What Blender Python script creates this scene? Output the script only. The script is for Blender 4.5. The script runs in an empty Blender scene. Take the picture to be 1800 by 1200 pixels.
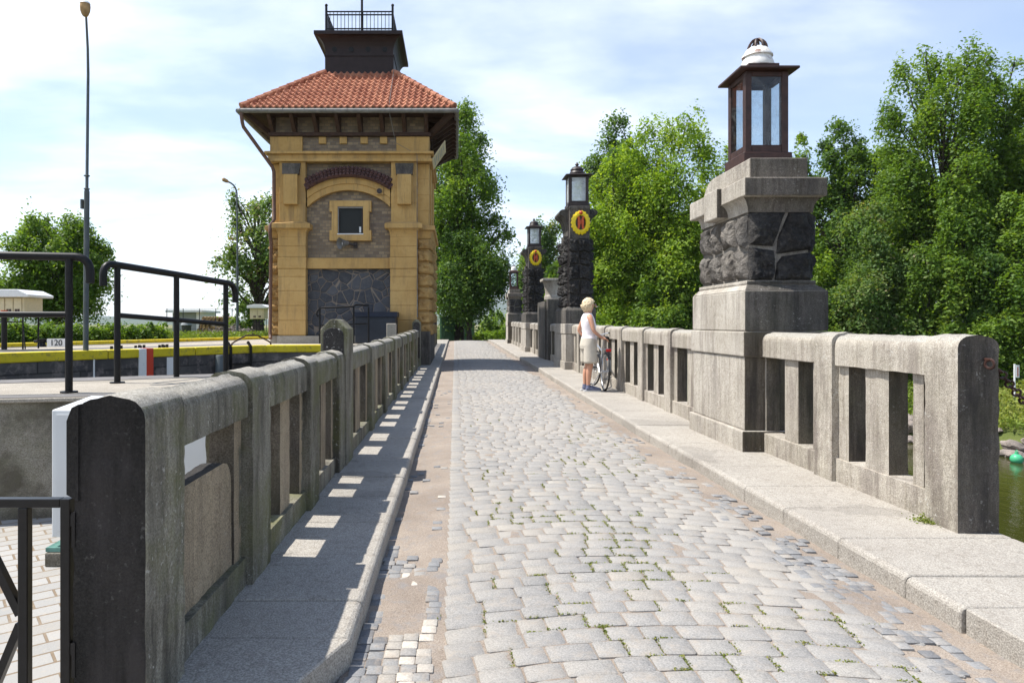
import bpy, bmesh, math, random
import numpy as np
from mathutils import Vector, Matrix
R = math.radians
C = bpy.context.scene.collection
SC = bpy.context.scene

# ------------------------------------------------------------------ camera
EYE = 1.31
cd = bpy.data.cameras.new("camera"); cam = bpy.data.objects.new("camera", cd); C.objects.link(cam)
cd.sensor_width = 36.0; cd.lens = 24.0; cd.clip_start = 0.05; cd.clip_end = 12000
cd.shift_x = 100/1800; cd.shift_y = -30/1800
cam.location = (0, 0, EYE); cam.rotation_euler = (R(90), 0, 0)
SC.camera = cam

# ------------------------------------------------------------------ sun, sky, exposure
SUN_EL, SUN_AZ = 62.0, 5.0            # azimuth: degrees ahead of the -X direction
sd = Vector((-math.cos(R(SUN_EL))*math.cos(R(SUN_AZ)), math.cos(R(SUN_EL))*math.sin(R(SUN_AZ)), math.sin(R(SUN_EL))))
sl = bpy.data.lights.new("sun", 'SUN'); sl.energy = 4.25; sl.angle = R(0.55); sl.color = (1.0, 0.955, 0.88)
so = bpy.data.objects.new("sun", sl); C.objects.link(so); so.rotation_euler = sd.to_track_quat('Z', 'Y').to_euler()
SC.view_settings.view_transform = 'Standard'; SC.view_settings.look = 'None'
SC.view_settings.exposure = 0.85; SC.view_settings.gamma = 1.0
W = bpy.data.worlds.new("World"); SC.world = W; W.use_nodes = True
def build_world():
    nt = W.node_tree; nd = nt.nodes; lk = nt.links
    bg = nd["Background"]; bg.inputs["Strength"].default_value = 0.112
    sky = nd.new("ShaderNodeTexSky"); sky.sky_type = 'NISHITA'; sky.sun_disc = False
    sky.sun_elevation = R(SUN_EL); sky.sun_rotation = R(270+SUN_AZ); sky.air_density = 1.0; sky.dust_density = 0.35; sky.ozone_density = 2.6
    tc = nd.new("ShaderNodeTexCoord")
    sep = nd.new("ShaderNodeSeparateXYZ"); lk.new(tc.outputs["Generated"], sep.inputs[0])
    add = nd.new("ShaderNodeMath"); add.operation = 'ADD'; add.inputs[1].default_value = 0.16; 
    ab = nd.new("ShaderNodeMath"); ab.operation = 'MAXIMUM'; ab.inputs[1].default_value = 0.0
    lk.new(sep.outputs[2], ab.inputs[0]); lk.new(ab.outputs[0], add.inputs[0])
    dx = nd.new("ShaderNodeMath"); dx.operation = 'DIVIDE'; dy = nd.new("ShaderNodeMath"); dy.operation = 'DIVIDE'
    lk.new(sep.outputs[0], dx.inputs[0]); lk.new(add.outputs[0], dx.inputs[1])
    lk.new(sep.outputs[1], dy.inputs[0]); lk.new(add.outputs[0], dy.inputs[1])
    cb = nd.new("ShaderNodeCombineXYZ"); lk.new(dx.outputs[0], cb.inputs[0]); lk.new(dy.outputs[0], cb.inputs[1])
    mp = nd.new("ShaderNodeMapping"); mp.inputs["Rotation"].default_value = (0, 0, R(24)); mp.inputs["Scale"].default_value = (0.55, 1.0, 1)
    mp.inputs["Location"].default_value = CLOUD_LOC
    lk.new(cb.outputs[0], mp.inputs[0])
    n1 = nd.new("ShaderNodeTexNoise"); n1.inputs["Scale"].default_value = 0.85; n1.inputs["Detail"].default_value = 7; n1.inputs["Roughness"].default_value = 0.52
    n1.inputs["Distortion"].default_value = 0.35
    lk.new(mp.outputs[0], n1.inputs["Vector"])
    n2 = nd.new("ShaderNodeTexNoise"); n2.inputs["Scale"].default_value = 3.1; n2.inputs["Detail"].default_value = 6; n2.inputs["Roughness"].default_value = 0.6
    lk.new(mp.outputs[0], n2.inputs["Vector"])
    m = nd.new("ShaderNodeMath"); m.operation = 'MULTIPLY_ADD'; m.inputs[1].default_value = 0.22; lk.new(n2.outputs["Fac"], m.inputs[0]); lk.new(n1.outputs["Fac"], m.inputs[2])
    # the sky is milkier to the left, where the sun stands, and low down
    lft = nd.new("ShaderNodeMath"); lft.operation = 'MULTIPLY_ADD'; lft.inputs[1].default_value = -0.14; lk.new(sep.outputs[0], lft.inputs[0]); lk.new(m.outputs[0], lft.inputs[2])
    rp = nd.new("ShaderNodeValToRGB"); rp.color_ramp.interpolation = 'B_SPLINE'
    e = rp.color_ramp.elements; e[0].position = 0.575; e[0].color = (0.03, 0.03, 0.03, 1); e[1].position = 0.80; e[1].color = (1, 1, 1, 1)
    lk.new(lft.outputs[0], rp.inputs[0])
    # clouds thin out towards the zenith
    up = nd.new("ShaderNodeMapRange"); up.inputs[1].default_value = .45; up.inputs[2].default_value = .8; up.inputs[3].default_value = 1.0; up.inputs[4].default_value = .15; lk.new(sep.outputs[2], up.inputs[0])
    ml = nd.new("ShaderNodeMath"); ml.operation = 'MULTIPLY'; lk.new(rp.outputs[0], ml.inputs[0]); lk.new(up.outputs[0], ml.inputs[1])
    mx = nd.new("ShaderNodeMix"); mx.data_type = 'RGBA'
    lk.new(ml.outputs[0], mx.inputs["Factor"]); lk.new(sky.outputs[0], mx.inputs[6]); mx.inputs[7].default_value = (8.8, 9.0, 9.3, 1)
    lk.new(mx.outputs[2], bg.inputs["Color"])
CLOUD_LOC = (0.35, 0.2, 0.0)
build_world()

# ------------------------------------------------------------------ helpers
def rise(y):
    P = [(-50, 0), (8, 0), (12, .03), (18, .09), (26, .13), (36, .22), (40, .24), (44, .22), (55, -.02), (80, -.5), (200, -.9)]
    for (a, za), (b, zb) in zip(P, P[1:]):
        if y <= b: return za+(zb-za)*max(0, (y-a)/(b-a))
    return P[-1][1]

class MB:
    def __init__(s): s.v = []; s.f = []; s.m = []
    def add(s, vs, fs, mi=0):
        o = len(s.v); s.v += [tuple(p) for p in vs]; s.f += [tuple(i+o for i in f) for f in fs]
        s.m += [mi]*len(fs) if isinstance(mi, int) else list(mi)
        return s
    def box(s, x0, x1, y0, y1, z0, z1, m=0):
        x0, x1 = min(x0, x1), max(x0, x1); y0, y1 = min(y0, y1), max(y0, y1); z0, z1 = min(z0, z1), max(z0, z1)
        vs = [(x, y, z) for z in (z0, z1) for y in (y0, y1) for x in (x0, x1)]
        return s.add(vs, [(0, 2, 3, 1), (4, 5, 7, 6), (0, 1, 5, 4), (2, 6, 7, 3), (0, 4, 6, 2), (1, 3, 7, 5)], m)
    def frustum(s, b, t, z0, z1, m=0):      # b, t = (x0,x1,y0,y1)
        vs = [(b[0], b[2], z0), (b[1], b[2], z0), (b[1], b[3], z0), (b[0], b[3], z0), (t[0], t[2], z1), (t[1], t[2], z1), (t[1], t[3], z1), (t[0], t[3], z1)]
        return s.add(vs, [(3, 2, 1, 0), (4, 5, 6, 7), (0, 1, 5, 4), (1, 2, 6, 5), (2, 3, 7, 6), (3, 0, 4, 7)], m)
    def prism(s, poly, axis, a0, a1, m=0, capm=None):
        # poly in (x,z) for axis 'y', (y,z) for 'x', (x,y) for 'z'; counter-clockwise or not, normals fixed later
        n = len(poly); P = {'y': lambda p, a: (p[0], a, p[1]), 'x': lambda p, a: (a, p[0], p[1]), 'z': lambda p, a: (p[0], p[1], a)}[axis]
        vs = [P(p, a0) for p in poly]+[P(p, a1) for p in poly]
        cm = m if capm is None else capm
        return s.add(vs, [tuple(range(n)), tuple(range(2*n-1, n-1, -1))]+[(i, (i+1) % n, n+(i+1) % n, n+i) for i in range(n)], [cm, m]+[m]*n)
    def tube(s, pts, rad, n=8, m=0, caps=True):
        pts = [Vector(p) for p in pts]
        rad = rad if isinstance(rad, (list, tuple)) else [rad]*len(pts)
        o = len(s.v); up = None
        for i, p in enumerate(pts):
            t = (pts[min(i+1, len(pts)-1)]-pts[max(i-1, 0)]).normalized()
            if up is None: up = t.orthogonal().normalized()
            a = (up-t*up.dot(t)); a = a.normalized() if a.length > 1e-6 else t.orthogonal().normalized(); up = a
            b = t.cross(a)
            for k in range(n):
                w = 2*math.pi*k/n; s.v.append(tuple(p+(a*math.cos(w)+b*math.sin(w))*rad[i]))
        for i in range(len(pts)-1):
            for k in range(n):
                k2 = (k+1) % n; s.f.append((o+i*n+k, o+i*n+k2, o+(i+1)*n+k2, o+(i+1)*n+k)); s.m.append(m)
        if caps:
            s.f.append(tuple(o+k for k in range(n-1, -1, -1))); s.m.append(m)
            e = o+(len(pts)-1)*n; s.f.append(tuple(e+k for k in range(n))); s.m.append(m)
        return s
    def lathe(s, prof, c, n=20, m=0):     # prof (r,z)
        o = len(s.v)
        for r, z in prof:
            for k in range(n):
                w = 2*math.pi*k/n; s.v.append((c[0]+r*math.cos(w), c[1]+r*math.sin(w), c[2]+z))
        for i in range(len(prof)-1):
            for k in range(n):
                k2 = (k+1) % n; s.f.append((o+i*n+k, o+i*n+k2, o+(i+1)*n+k2, o+(i+1)*n+k)); s.m.append(m)
        s.f.append(tuple(o+k for k in range(n-1, -1, -1))); s.m.append(m)
        e = o+(len(prof)-1)*n; s.f.append(tuple(e+k for k in range(n))); s.m.append(m)
        return s
    def torus(s, c, axis, Rr, r, n=28, k=6, m=0):
        ax = Vector(axis).normalized(); a = ax.orthogonal().normalized(); b = ax.cross(a)
        o = len(s.v); c = Vector(c)
        for i in range(n):
            w = 2*math.pi*i/n; d = a*math.cos(w)+b*math.sin(w)
            for j in range(k):
                q = 2*math.pi*j/k; s.v.append(tuple(c+d*(Rr+r*math.cos(q))+ax*r*math.sin(q)))
        for i in range(n):
            for j in range(k):
                s.f.append((o+i*k+j, o+((i+1) % n)*k+j, o+((i+1) % n)*k+(j+1) % k, o+i*k+(j+1) % k)); s.m.append(m)
        return s
    def ball(s, c, r, n=12, k=8, m=0):
        r = r if isinstance(r, (tuple, list)) else (r, r, r)
        o = len(s.v)
        for i in range(1, k):
            t = math.pi*i/k
            for j in range(n):
                w = 2*math.pi*j/n; s.v.append((c[0]+r[0]*math.sin(t)*math.cos(w), c[1]+r[1]*math.sin(t)*math.sin(w), c[2]+r[2]*math.cos(t)))
        top = len(s.v); s.v += [(c[0], c[1], c[2]+r[2]), (c[0], c[1], c[2]-r[2])]
        for i in range(k-2):
            for j in range(n): s.f.append((o+i*n+j, o+(i+1)*n+j, o+(i+1)*n+(j+1) % n, o+i*n+(j+1) % n)); s.m.append(m)
        for j in range(n):
            s.f.append((top, o+j, o+(j+1) % n)); s.f.append((top+1, o+(k-2)*n+(j+1) % n, o+(k-2)*n+j)); s.m += [m, m]
        return s
    def bar(s, a, b, w, h, m=0):          # rectangular bar from a to b, w sideways, h up
        a = Vector(a); b = Vector(b); t = (b-a).normalized(); u = Vector((0, 0, 1))
        if abs(t.z) > .95: u = Vector((0, 1, 0))
        sd_ = t.cross(u).normalized(); u = sd_.cross(t).normalized()
        vs = [p+sd_*x*w/2+u*y*h/2 for p in (a, b) for x, y in ((-1, -1), (1, -1), (1, 1), (-1, 1))]
        return s.add(vs, [(3, 2, 1, 0), (4, 5, 6, 7), (0, 1, 5, 4), (1, 2, 6, 5), (2, 3, 7, 6), (3, 0, 4, 7)], m)
    def build(s, name, mats, parent=None, bevel=0, smooth=False, up=False, seg=2, ang=35, fix=True, kind=None):
        off = Vector((0, 0, 0))
        p = parent
        while p is not None: off += p.location; p = p.parent
        me = bpy.data.meshes.new(name)
        vs = [(x-off.x, y-off.y, z+(rise(y) if up else 0)-off.z) for x, y, z in s.v]
        me.from_pydata(vs, [], s.f)
        mats = mats if isinstance(mats, (list, tuple)) else [mats]
        for mm in mats: me.materials.append(mm)
        if max(s.m, default=0) > 0: me.polygons.foreach_set("material_index", s.m)
        if fix:
            bm = bmesh.new(); bm.from_mesh(me); bmesh.ops.recalc_face_normals(bm, faces=bm.faces); bm.to_mesh(me); bm.free()
        if smooth:
            me.shade_smooth()
            if smooth != 'all':
                try: me.set_sharp_from_angle(angle=R(40))
                except Exception: pass
        o = bpy.data.objects.new(name, me); C.objects.link(o)
        if parent is not None: o.parent = parent
        if kind: o["kind"] = kind
        if bevel:
            b = o.modifiers.new("bevel", 'BEVEL'); b.width = bevel; b.segments = seg; b.limit_method = 'ANGLE'; b.angle_limit = R(ang)
        return o

def tag(o, label, cat, group=None):
    o["label"] = label; o["category"] = cat
    if group: o["group"] = group
    return o
def thing(name, loc, label, cat, group=None):
    o = bpy.data.objects.new(name, None); C.objects.link(o); o.location = loc; o.empty_display_size = .2
    return tag(o, label, cat, group)
def copy_tree(o, parent=None):
    c = o.copy(); C.objects.link(c)
    if parent is not None: c.parent = parent
    for ch in list(o.children): copy_tree(ch, c)
    return c

# ------------------------------------------------------------------ materials
class MT:
    def __init__(s, name, rough=0.8, metallic=0.0, spec=0.4):
        s.mat = bpy.data.materials.new(name); s.mat.use_nodes = True; s.nt = s.mat.node_tree; s.nd = s.nt.nodes
        s.b = s.nd["Principled BSDF"]; s.b.inputs["Roughness"].default_value = rough; s.b.inputs["Metallic"].default_value = metallic
        s.b.inputs["Specular IOR Level"].default_value = spec
        s.g = s.nd.new("ShaderNodeNewGeometry"); s.pos = s.g.outputs["Position"]
    def L(s, a, b): s.nt.links.new(a, b)
    def map(s, scale=(1, 1, 1), loc=(0, 0, 0), rot=(0, 0, 0), vec=None):
        n = s.nd.new("ShaderNodeMapping"); n.inputs["Scale"].default_value = scale; n.inputs["Location"].default_value = loc; n.inputs["Rotation"].default_value = rot
        s.L(vec or s.pos, n.inputs[0]); return n.outputs[0]
    def noise(s, scale, detail=4, vec=None, rough=.55, dist=0):
        n = s.nd.new("ShaderNodeTexNoise"); n.inputs["Scale"].default_value = scale; n.inputs["Detail"].default_value = detail; n.inputs["Roughness"].default_value = rough
        n.inputs["Distortion"].default_value = dist
        s.L(vec or s.pos, n.inputs["Vector"]); return n.outputs["Fac"]
    def voro(s, scale, feat='F1', vec=None, out="Distance"):
        n = s.nd.new("ShaderNodeTexVoronoi"); n.feature = feat; n.inputs["Scale"].default_value = scale; s.L(vec or s.pos, n.inputs["Vector"]); return n.outputs[out]
    def ramp(s, fac, stops, interp='LINEAR'):
        n = s.nd.new("ShaderNodeValToRGB"); n.color_ramp.interpolation = interp; e = n.color_ramp.elements
        while len(e) < len(stops): e.new(.5)
        for el, (p, c) in zip(e, stops):
            el.position = p; el.color = (c, c, c, 1) if isinstance(c, (int, float)) else (*c, 1)
        s.L(fac, n.inputs[0]); return n.outputs[0]
    def mix(s, fac, a, b, blend='MIX'):
        n = s.nd.new("ShaderNodeMix"); n.data_type = 'RGBA'; n.blend_type = blend
        for src, i in ((fac, 0), (a, 6), (b, 7)):
            if isinstance(src, (int, float)): n.inputs[i].default_value = src if i == 0 else (src, src, src, 1)
            elif isinstance(src, (tuple, list)): n.inputs[i].default_value = (*src, 1)
            else: s.L(src, n.inputs[i])
        return n.outputs[2]
    def math(s, op, a, b=0.0):
        n = s.nd.new("ShaderNodeMath"); n.operation = op
        for i, x in enumerate((a, b)):
            if isinstance(x, (int, float)): n.inputs[i].default_value = x
            else: s.L(x, n.inputs[i])
        return n.outputs[0]
    def attr(s, name):
        n = s.nd.new("ShaderNodeAttribute"); n.attribute_name = name; return n.outputs["Fac"]
    def xyz(s, vec=None):
        n = s.nd.new("ShaderNodeSeparateXYZ"); s.L(vec or s.pos, n.inputs[0]); return n.outputs
    def comb(s, x, y, z=0.0):
        n = s.nd.new("ShaderNodeCombineXYZ")
        for i, q in enumerate((x, y, z)):
            if isinstance(q, (int, float)): n.inputs[i].default_value = q
            else: s.L(q, n.inputs[i])
        return n.outputs[0]
    def nz(s, inp='Z'):
        n = s.nd.new("ShaderNodeSeparateXYZ"); s.L(s.g.outputs["Normal"], n.inputs[0]); return n.outputs[inp]
    def col(s, c):
        if isinstance(c, (tuple, list)): s.b.inputs["Base Color"].default_value = (*c, 1)
        else: s.L(c, s.b.inputs["Base Color"])
        return s
    def rough(s, f): s.L(f, s.b.inputs["Roughness"]); return s
    def bump(s, h, strength=.4, dist=.01, prev=None):
        n = s.nd.new("ShaderNodeBump"); n.inputs["Strength"].default_value = strength; n.inputs["Distance"].default_value = dist
        s.L(h, n.inputs["Height"])
        if prev is not None: s.L(prev, n.inputs["Normal"])
        s.L(n.outputs[0], s.b.inputs["Normal"]); return n.outputs[0]

def stone(name, light, dark, stain=.5, moss=0.0, lichen=.5, seed=0, streak=True, top=None, stainc=None):
    """weathered granite: fine speckle, vertical rain streaks, lichen spots, mossy patches"""
    t = MT(name, .88, spec=.25); L = (seed*3.1, seed*1.7, seed*2.3); p = t.map(loc=L)
    sp = t.noise(140, 3, p, .7); big = t.noise(1.6, 5, p, .6)
    c = t.mix(t.ramp(big, [(.3, 0), (.7, 1)]), dark, light)
    c = t.mix(t.ramp(sp, [(.36, .0), (.64, 1)]), t.mix(1.0, c, (.55, .54, .53), 'MULTIPLY'), t.mix(1.0, c, (1.18, 1.17, 1.15), 'MULTIPLY'))
    md = t.noise(22, 5, p, .65)
    c = t.mix(t.ramp(md, [(.5, 0), (.72, .55)]), c, t.mix(1.0, c, (.6, .56, .52), 'MULTIPLY'))
    if stain:
        vec = t.map((7, 7, .9), L) if streak else p
        st = t.noise(1.0, 6, vec, .68) if streak else t.noise(2.6, 6, p, .65)
        m2 = t.math('MULTIPLY', t.ramp(st, [(.43, 0), (.60, 1)]), t.ramp(t.noise(1.3, 4, p), [(.36, .25), (.58, 1)]))
        if streak: c = t.mix(t.math('MULTIPLY', t.ramp(t.noise(1.0, 5, t.map((26, 26, 1.6), L), .7), [(.52, 0), (.64, .7)]), stain), c, t.mix(1.0, c, (.45, .42, .38), 'MULTIPLY')); c = t.mix(t.math('MULTIPLY', t.ramp(t.noise(1.0, 5, t.map((34, 34, 2.2), (L[1], L[0], 5)), .75), [(.57, 0), (.66, .55)]), stain), c, t.mix(1.0, c, (1.55, 1.55, 1.5), 'MULTIPLY'))
        c = t.mix(t.math('MULTIPLY', m2, stain), c, stainc or (.06, .052, .05))
    if not streak: c = t.mix(t.ramp(t.noise(1.15, 3, p, .55, .6), [(.62, 0), (.635, .38)]), c, t.mix(1.0, c, (.6, .6, .6), 'MULTIPLY'))
    if moss:
        mm = t.math('MULTIPLY', t.ramp(t.noise(2.3, 6, p, .7), [(.44, 0), (.62, 1)]), moss)
        c = t.mix(mm, c, (.12, .125, .04))
    if lichen:
        lv = t.math('MULTIPLY', t.ramp(t.noise(46, 4, p, .65), [(.60, 0), (.68, 1)]), t.ramp(t.noise(3.1, 4, p), [(.45, 0), (.62, 1)]))
        c = t.mix(t.math('MULTIPLY', lv, lichen), c, (.55, .54, .50))
    t.col(c)
    h = t.math('ADD', t.math('MULTIPLY', sp, .5), t.noise(30, 6, p, .7))
    t.bump(t.math('ADD', h, t.math('MULTIPLY', t.noise(7, 6, p, .7), 1.2)), .6, .012)
    return t.mat

def plain(name, c, rough=.6, metallic=0.0, var=.12, scale=20, bump=0.0, spec=.4):
    t = MT(name, rough, metallic, spec); f = t.noise(scale, 5)
    t.col(t.mix(t.ramp(f, [(.3, 0), (.7, 1)]), tuple(x*(1-var) for x in c), tuple(min(1, x*(1+var)) for x in c)))
    if bump: t.bump(t.noise(scale*4, 4), bump, .004)
    return t.mat

M = {}
M['granite'] = stone('granite_lit', (.53, .49, .43), (.38, .345, .295), .7, .1, .8, 0, stainc=(.12, .095, .085))
M['granite_pillar'] = stone('granite_pillar', (.55, .515, .46), (.41, .375, .325), .5, .05, .5, 2, stainc=(.13, .11, .10))
M['granite_walk'] = stone('granite_walk', (.43, .405, .365), (.365, .34, .305), .12, 0, .0, 4, False, stainc=(.22, .19, .16))
M['granite_left'] = stone('granite_left', (.34, .32, .265), (.18, .17, .135), .85, .6, .7, 6, stainc=(.05, .044, .035))
M['granite_top'] = stone('pale_coping_top', (.46, .44, .40), (.34, .32, .28), .25, .06, .9, 23, False, stainc=(.16, .145, .12))
M['granite_tan'] = stone('tan_baluster', (.44, .36, .255), (.30, .24, .165), .5, .1, .3, 25)
M['granite_grime_shade'] = stone('grimy_shaded_granite', (.20, .17, .135), (.095, .08, .065), .85, .12, .3, 27, stainc=(.04, .034, .03))  # camera-side faces: dirt, with part of their shade put into the colour
M['crust'] = stone('black_crust', (.034, .031, .028), (.014, .013, .012), .6, .0, .10, 8)
M['crust2'] = stone('dark_crust', (.055, .052, .05), (.022, .021, .02), .4, .0, .9, 9)
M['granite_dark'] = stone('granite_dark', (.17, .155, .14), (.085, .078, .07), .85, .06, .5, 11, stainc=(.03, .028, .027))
M['granite_face'] = stone('granite_shade_face', (.21, .185, .16), (.10, .088, .077), .85, .08, .4, 13, stainc=(.035, .031, .03))  # darker camera-side granite; shade and dark dirt both sit in this colour
def basalt(name, a, b, seed):
    t = MT(name, .75, spec=.35); p = t.map(loc=(seed, seed*2, 0)); n = t.noise(3.2, 7, p, .65); f = t.noise(28, 5, p, .7)
    c = t.mix(t.ramp(n, [(.3, 0), (.7, 1)]), a, b); c = t.mix(t.ramp(f, [(.45, 0), (.75, .6)]), c, (.17, .155, .135))
    c = t.mix(t.ramp(t.voro(3.3, 'F1', p, 'Color'), [(.25, .75), (.75, .0)]), c, t.mix(1.0, c, (.45, .43, .42), 'MULTIPLY')); t.col(c); t.bump(t.math('ADD', t.noise(9, 8, p, .72), t.math('MULTIPLY', f, .45)), 1.0, .08); return t.mat
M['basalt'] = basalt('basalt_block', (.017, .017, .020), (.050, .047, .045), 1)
M['basalt_lit'] = basalt('basalt_block_lit', (.09, .085, .08), (.30, .27, .235), 3)  # lit copy of the basalt: sunlight on the road side put into the colour
M['mortar'] = stone('pale_mortar', (.30, .28, .25), (.2, .185, .165), .4, 0, .2, 15)
def mk():
    # yellow sandstone of the tower
    t = MT('yellow_sandstone', .9, spec=.2); p = t.pos
    c = t.mix(t.ramp(t.noise(.9, 6), [(.3, 0), (.7, 1)]), (.44, .275, .10), (.55, .365, .15))
    c = t.mix(t.ramp(t.noise(7, 6, rough=.7), [(.48, 0), (.75, .55)]), c, (.36, .21, .07))
    st = t.noise(1, 5, t.map((5, 5, .55)), .6)
    c = t.mix(t.ramp(st, [(.50, 0), (.68, .75)]), c, (.27, .18, .09)); c = t.mix(t.ramp(t.noise(1, 5, t.map((16, 16, 1.0)), .7), [(.58, 0), (.7, .6)]), c, (.15, .11, .07))
    t.col(c); t.bump(t.noise(40, 6, rough=.7), .35, .01); M['yellow'] = t.mat
    t = MT('rough_yellow_sandstone', .95, spec=.15)
    c = t.mix(t.ramp(t.noise(2.2, 6, rough=.65), [(.35, 0), (.68, 1)]), (.33, .20, .08), (.56, .37, .15))
    c = t.mix(t.ramp(t.noise(11, 6, rough=.7), [(.5, 0), (.75, .5)]), c, (.26, .17, .09))
    t.col(c); t.bump(t.noise(6, 8, rough=.7), 1.0, .07); M['yellow_rough'] = t.mat
    for nm, ax in (('brick', 0), ('brick_side', 1)):
        t = MT('grey_brown_'+nm, .9, spec=.2); x = t.xyz(); v = t.comb(x[ax], x[2])
        b = t.nd.new("ShaderNodeTexBrick"); t.L(v, b.inputs["Vector"])
        b.inputs["Scale"].default_value = 1.0; b.inputs["Brick Width"].default_value = .155; b.inputs["Row Height"].default_value = .085
        b.inputs["Mortar Size"].default_value = .009; b.inputs["Mortar Smooth"].default_value = .3; b.inputs["Bias"].default_value = -.1
        b.inputs["Color1"].default_value = (.19, .145, .105, 1); b.inputs["Color2"].default_value = (.37, .285, .185, 1); b.inputs["Mortar"].default_value = (.19, .165, .135, 1)
        c = t.mix(t.ramp(t.noise(1.2, 4), [(.4, 0), (.7, .5)]), b.outputs["Color"], (.13, .105, .10)); t.col(c)
        t.bump(t.math('SUBTRACT', t.noise(50, 3), b.outputs["Fac"]), .6, .012); M[nm] = t.mat
    # polygonal basalt facing with thin pale joints
    t = MT('polygonal_basalt', .7, spec=.4); x = t.xyz(); v = t.comb(x[0], x[2])
    d = t.voro(3.5, 'DISTANCE_TO_EDGE', v); cc = t.voro(3.5, 'F1', v, "Color")
    base = t.mix(t.ramp(cc, [(.2, 0), (.8, 1)]), (.032, .037, .050), (.075, .08, .095))
    base = t.mix(t.ramp(t.noise(14, 6, rough=.7), [(.45, 0), (.8, .5)]), base, (.15, .14, .13))
    t.col(t.mix(t.ramp(d, [(.016, 1), (.032, 0)]), base, (.20, .165, .135)))
    t.bump(t.math('ADD', t.ramp(d, [(.0, 0), (.07, 1)]), t.math('MULTIPLY', t.noise(12, 6), .6)), .7, .03); M['poly'] = t.mat
    # terracotta tiles
    t = MT('terracotta_tile', .85, spec=.25); x = t.xyz()
    cell = t.nd.new("ShaderNodeTexWhiteNoise"); cell.noise_dimensions = '3D'
    sn = t.nd.new("ShaderNodeVectorMath"); sn.operation = 'SNAP'; sn.inputs[1].default_value = (.2, .3, .17); t.L(t.pos, sn.inputs[0]); t.L(sn.outputs[0], cell.inputs[0])
    c = t.mix(cell.outputs["Value"], (.31, .112, .066), (.46, .205, .125))
    c = t.mix(t.ramp(t.noise(5, 6, rough=.7), [(.48, 0), (.75, .6)]), c, (.24, .095, .06))
    c = t.mix(t.ramp(t.noise(20, 4), [(.58, 0), (.75, .5)]), c, (.62, .42, .30))
    t.col(c); t.bump(t.noise(60, 4), .2, .006); M['tile'] = t.mat
    t = MT('old_dark_tile', .85, spec=.25)
    t.col(t.mix(t.ramp(t.noise(9, 5, rough=.7), [(.35, 0), (.7, 1)]), (.06, .034, .033), (.135, .07, .062))); M['tile_dark'] = t.mat
mk()
M['soffit'] = plain('brown_stained_timber', (.046, .023, .015), .75, var=.35, scale=9, bump=.3)
M['cabin'] = plain('dark_maroon_sheet', (.026, .017, .017), .55, var=.25, scale=6, spec=.25)
M['iron'] = plain('black_painted_iron', (.0065, .006, .0065), .45, var=.4, scale=30, spec=.25)
M['iron_gloss'] = plain('black_gloss_iron', (.006, .0055, .006), .28, var=.4, scale=30, spec=.35)
M['zinc'] = plain('zinc_gutter', (.17, .165, .158), .6, .15, var=.25, scale=8)
M['pipe_brown'] = plain('brown_downpipe', (.12, .062, .042), .5, var=.2)
M['rust_frame'] = plain('red_brown_lantern_metal', (.042, .018, .013), .5, var=.35, scale=14, bump=.2)
M['dark_frame'] = plain('dark_lantern_metal', (.030, .020, .018), .5, var=.35, scale=14, bump=.2)
M['galv'] = plain('galvanised_pole', (.085, .10, .105), .6, .1, var=.2, scale=5)
M['concrete'] = stone('pale_concrete', (.46, .42, .36), (.36, .33, .28), .25, 0, 0, 17, False, stainc=(.2, .18, .15))
M['conc_wall'] = stone('stained_concrete_wall', (.36, .34, .29), (.17, .155, .125), .85, .2, .1, 19, False, stainc=(.075, .065, .05))
M['asphalt'] = plain('grey_asphalt', (.15, .142, .137), .92, var=.2, scale=8, bump=.3)
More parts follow.
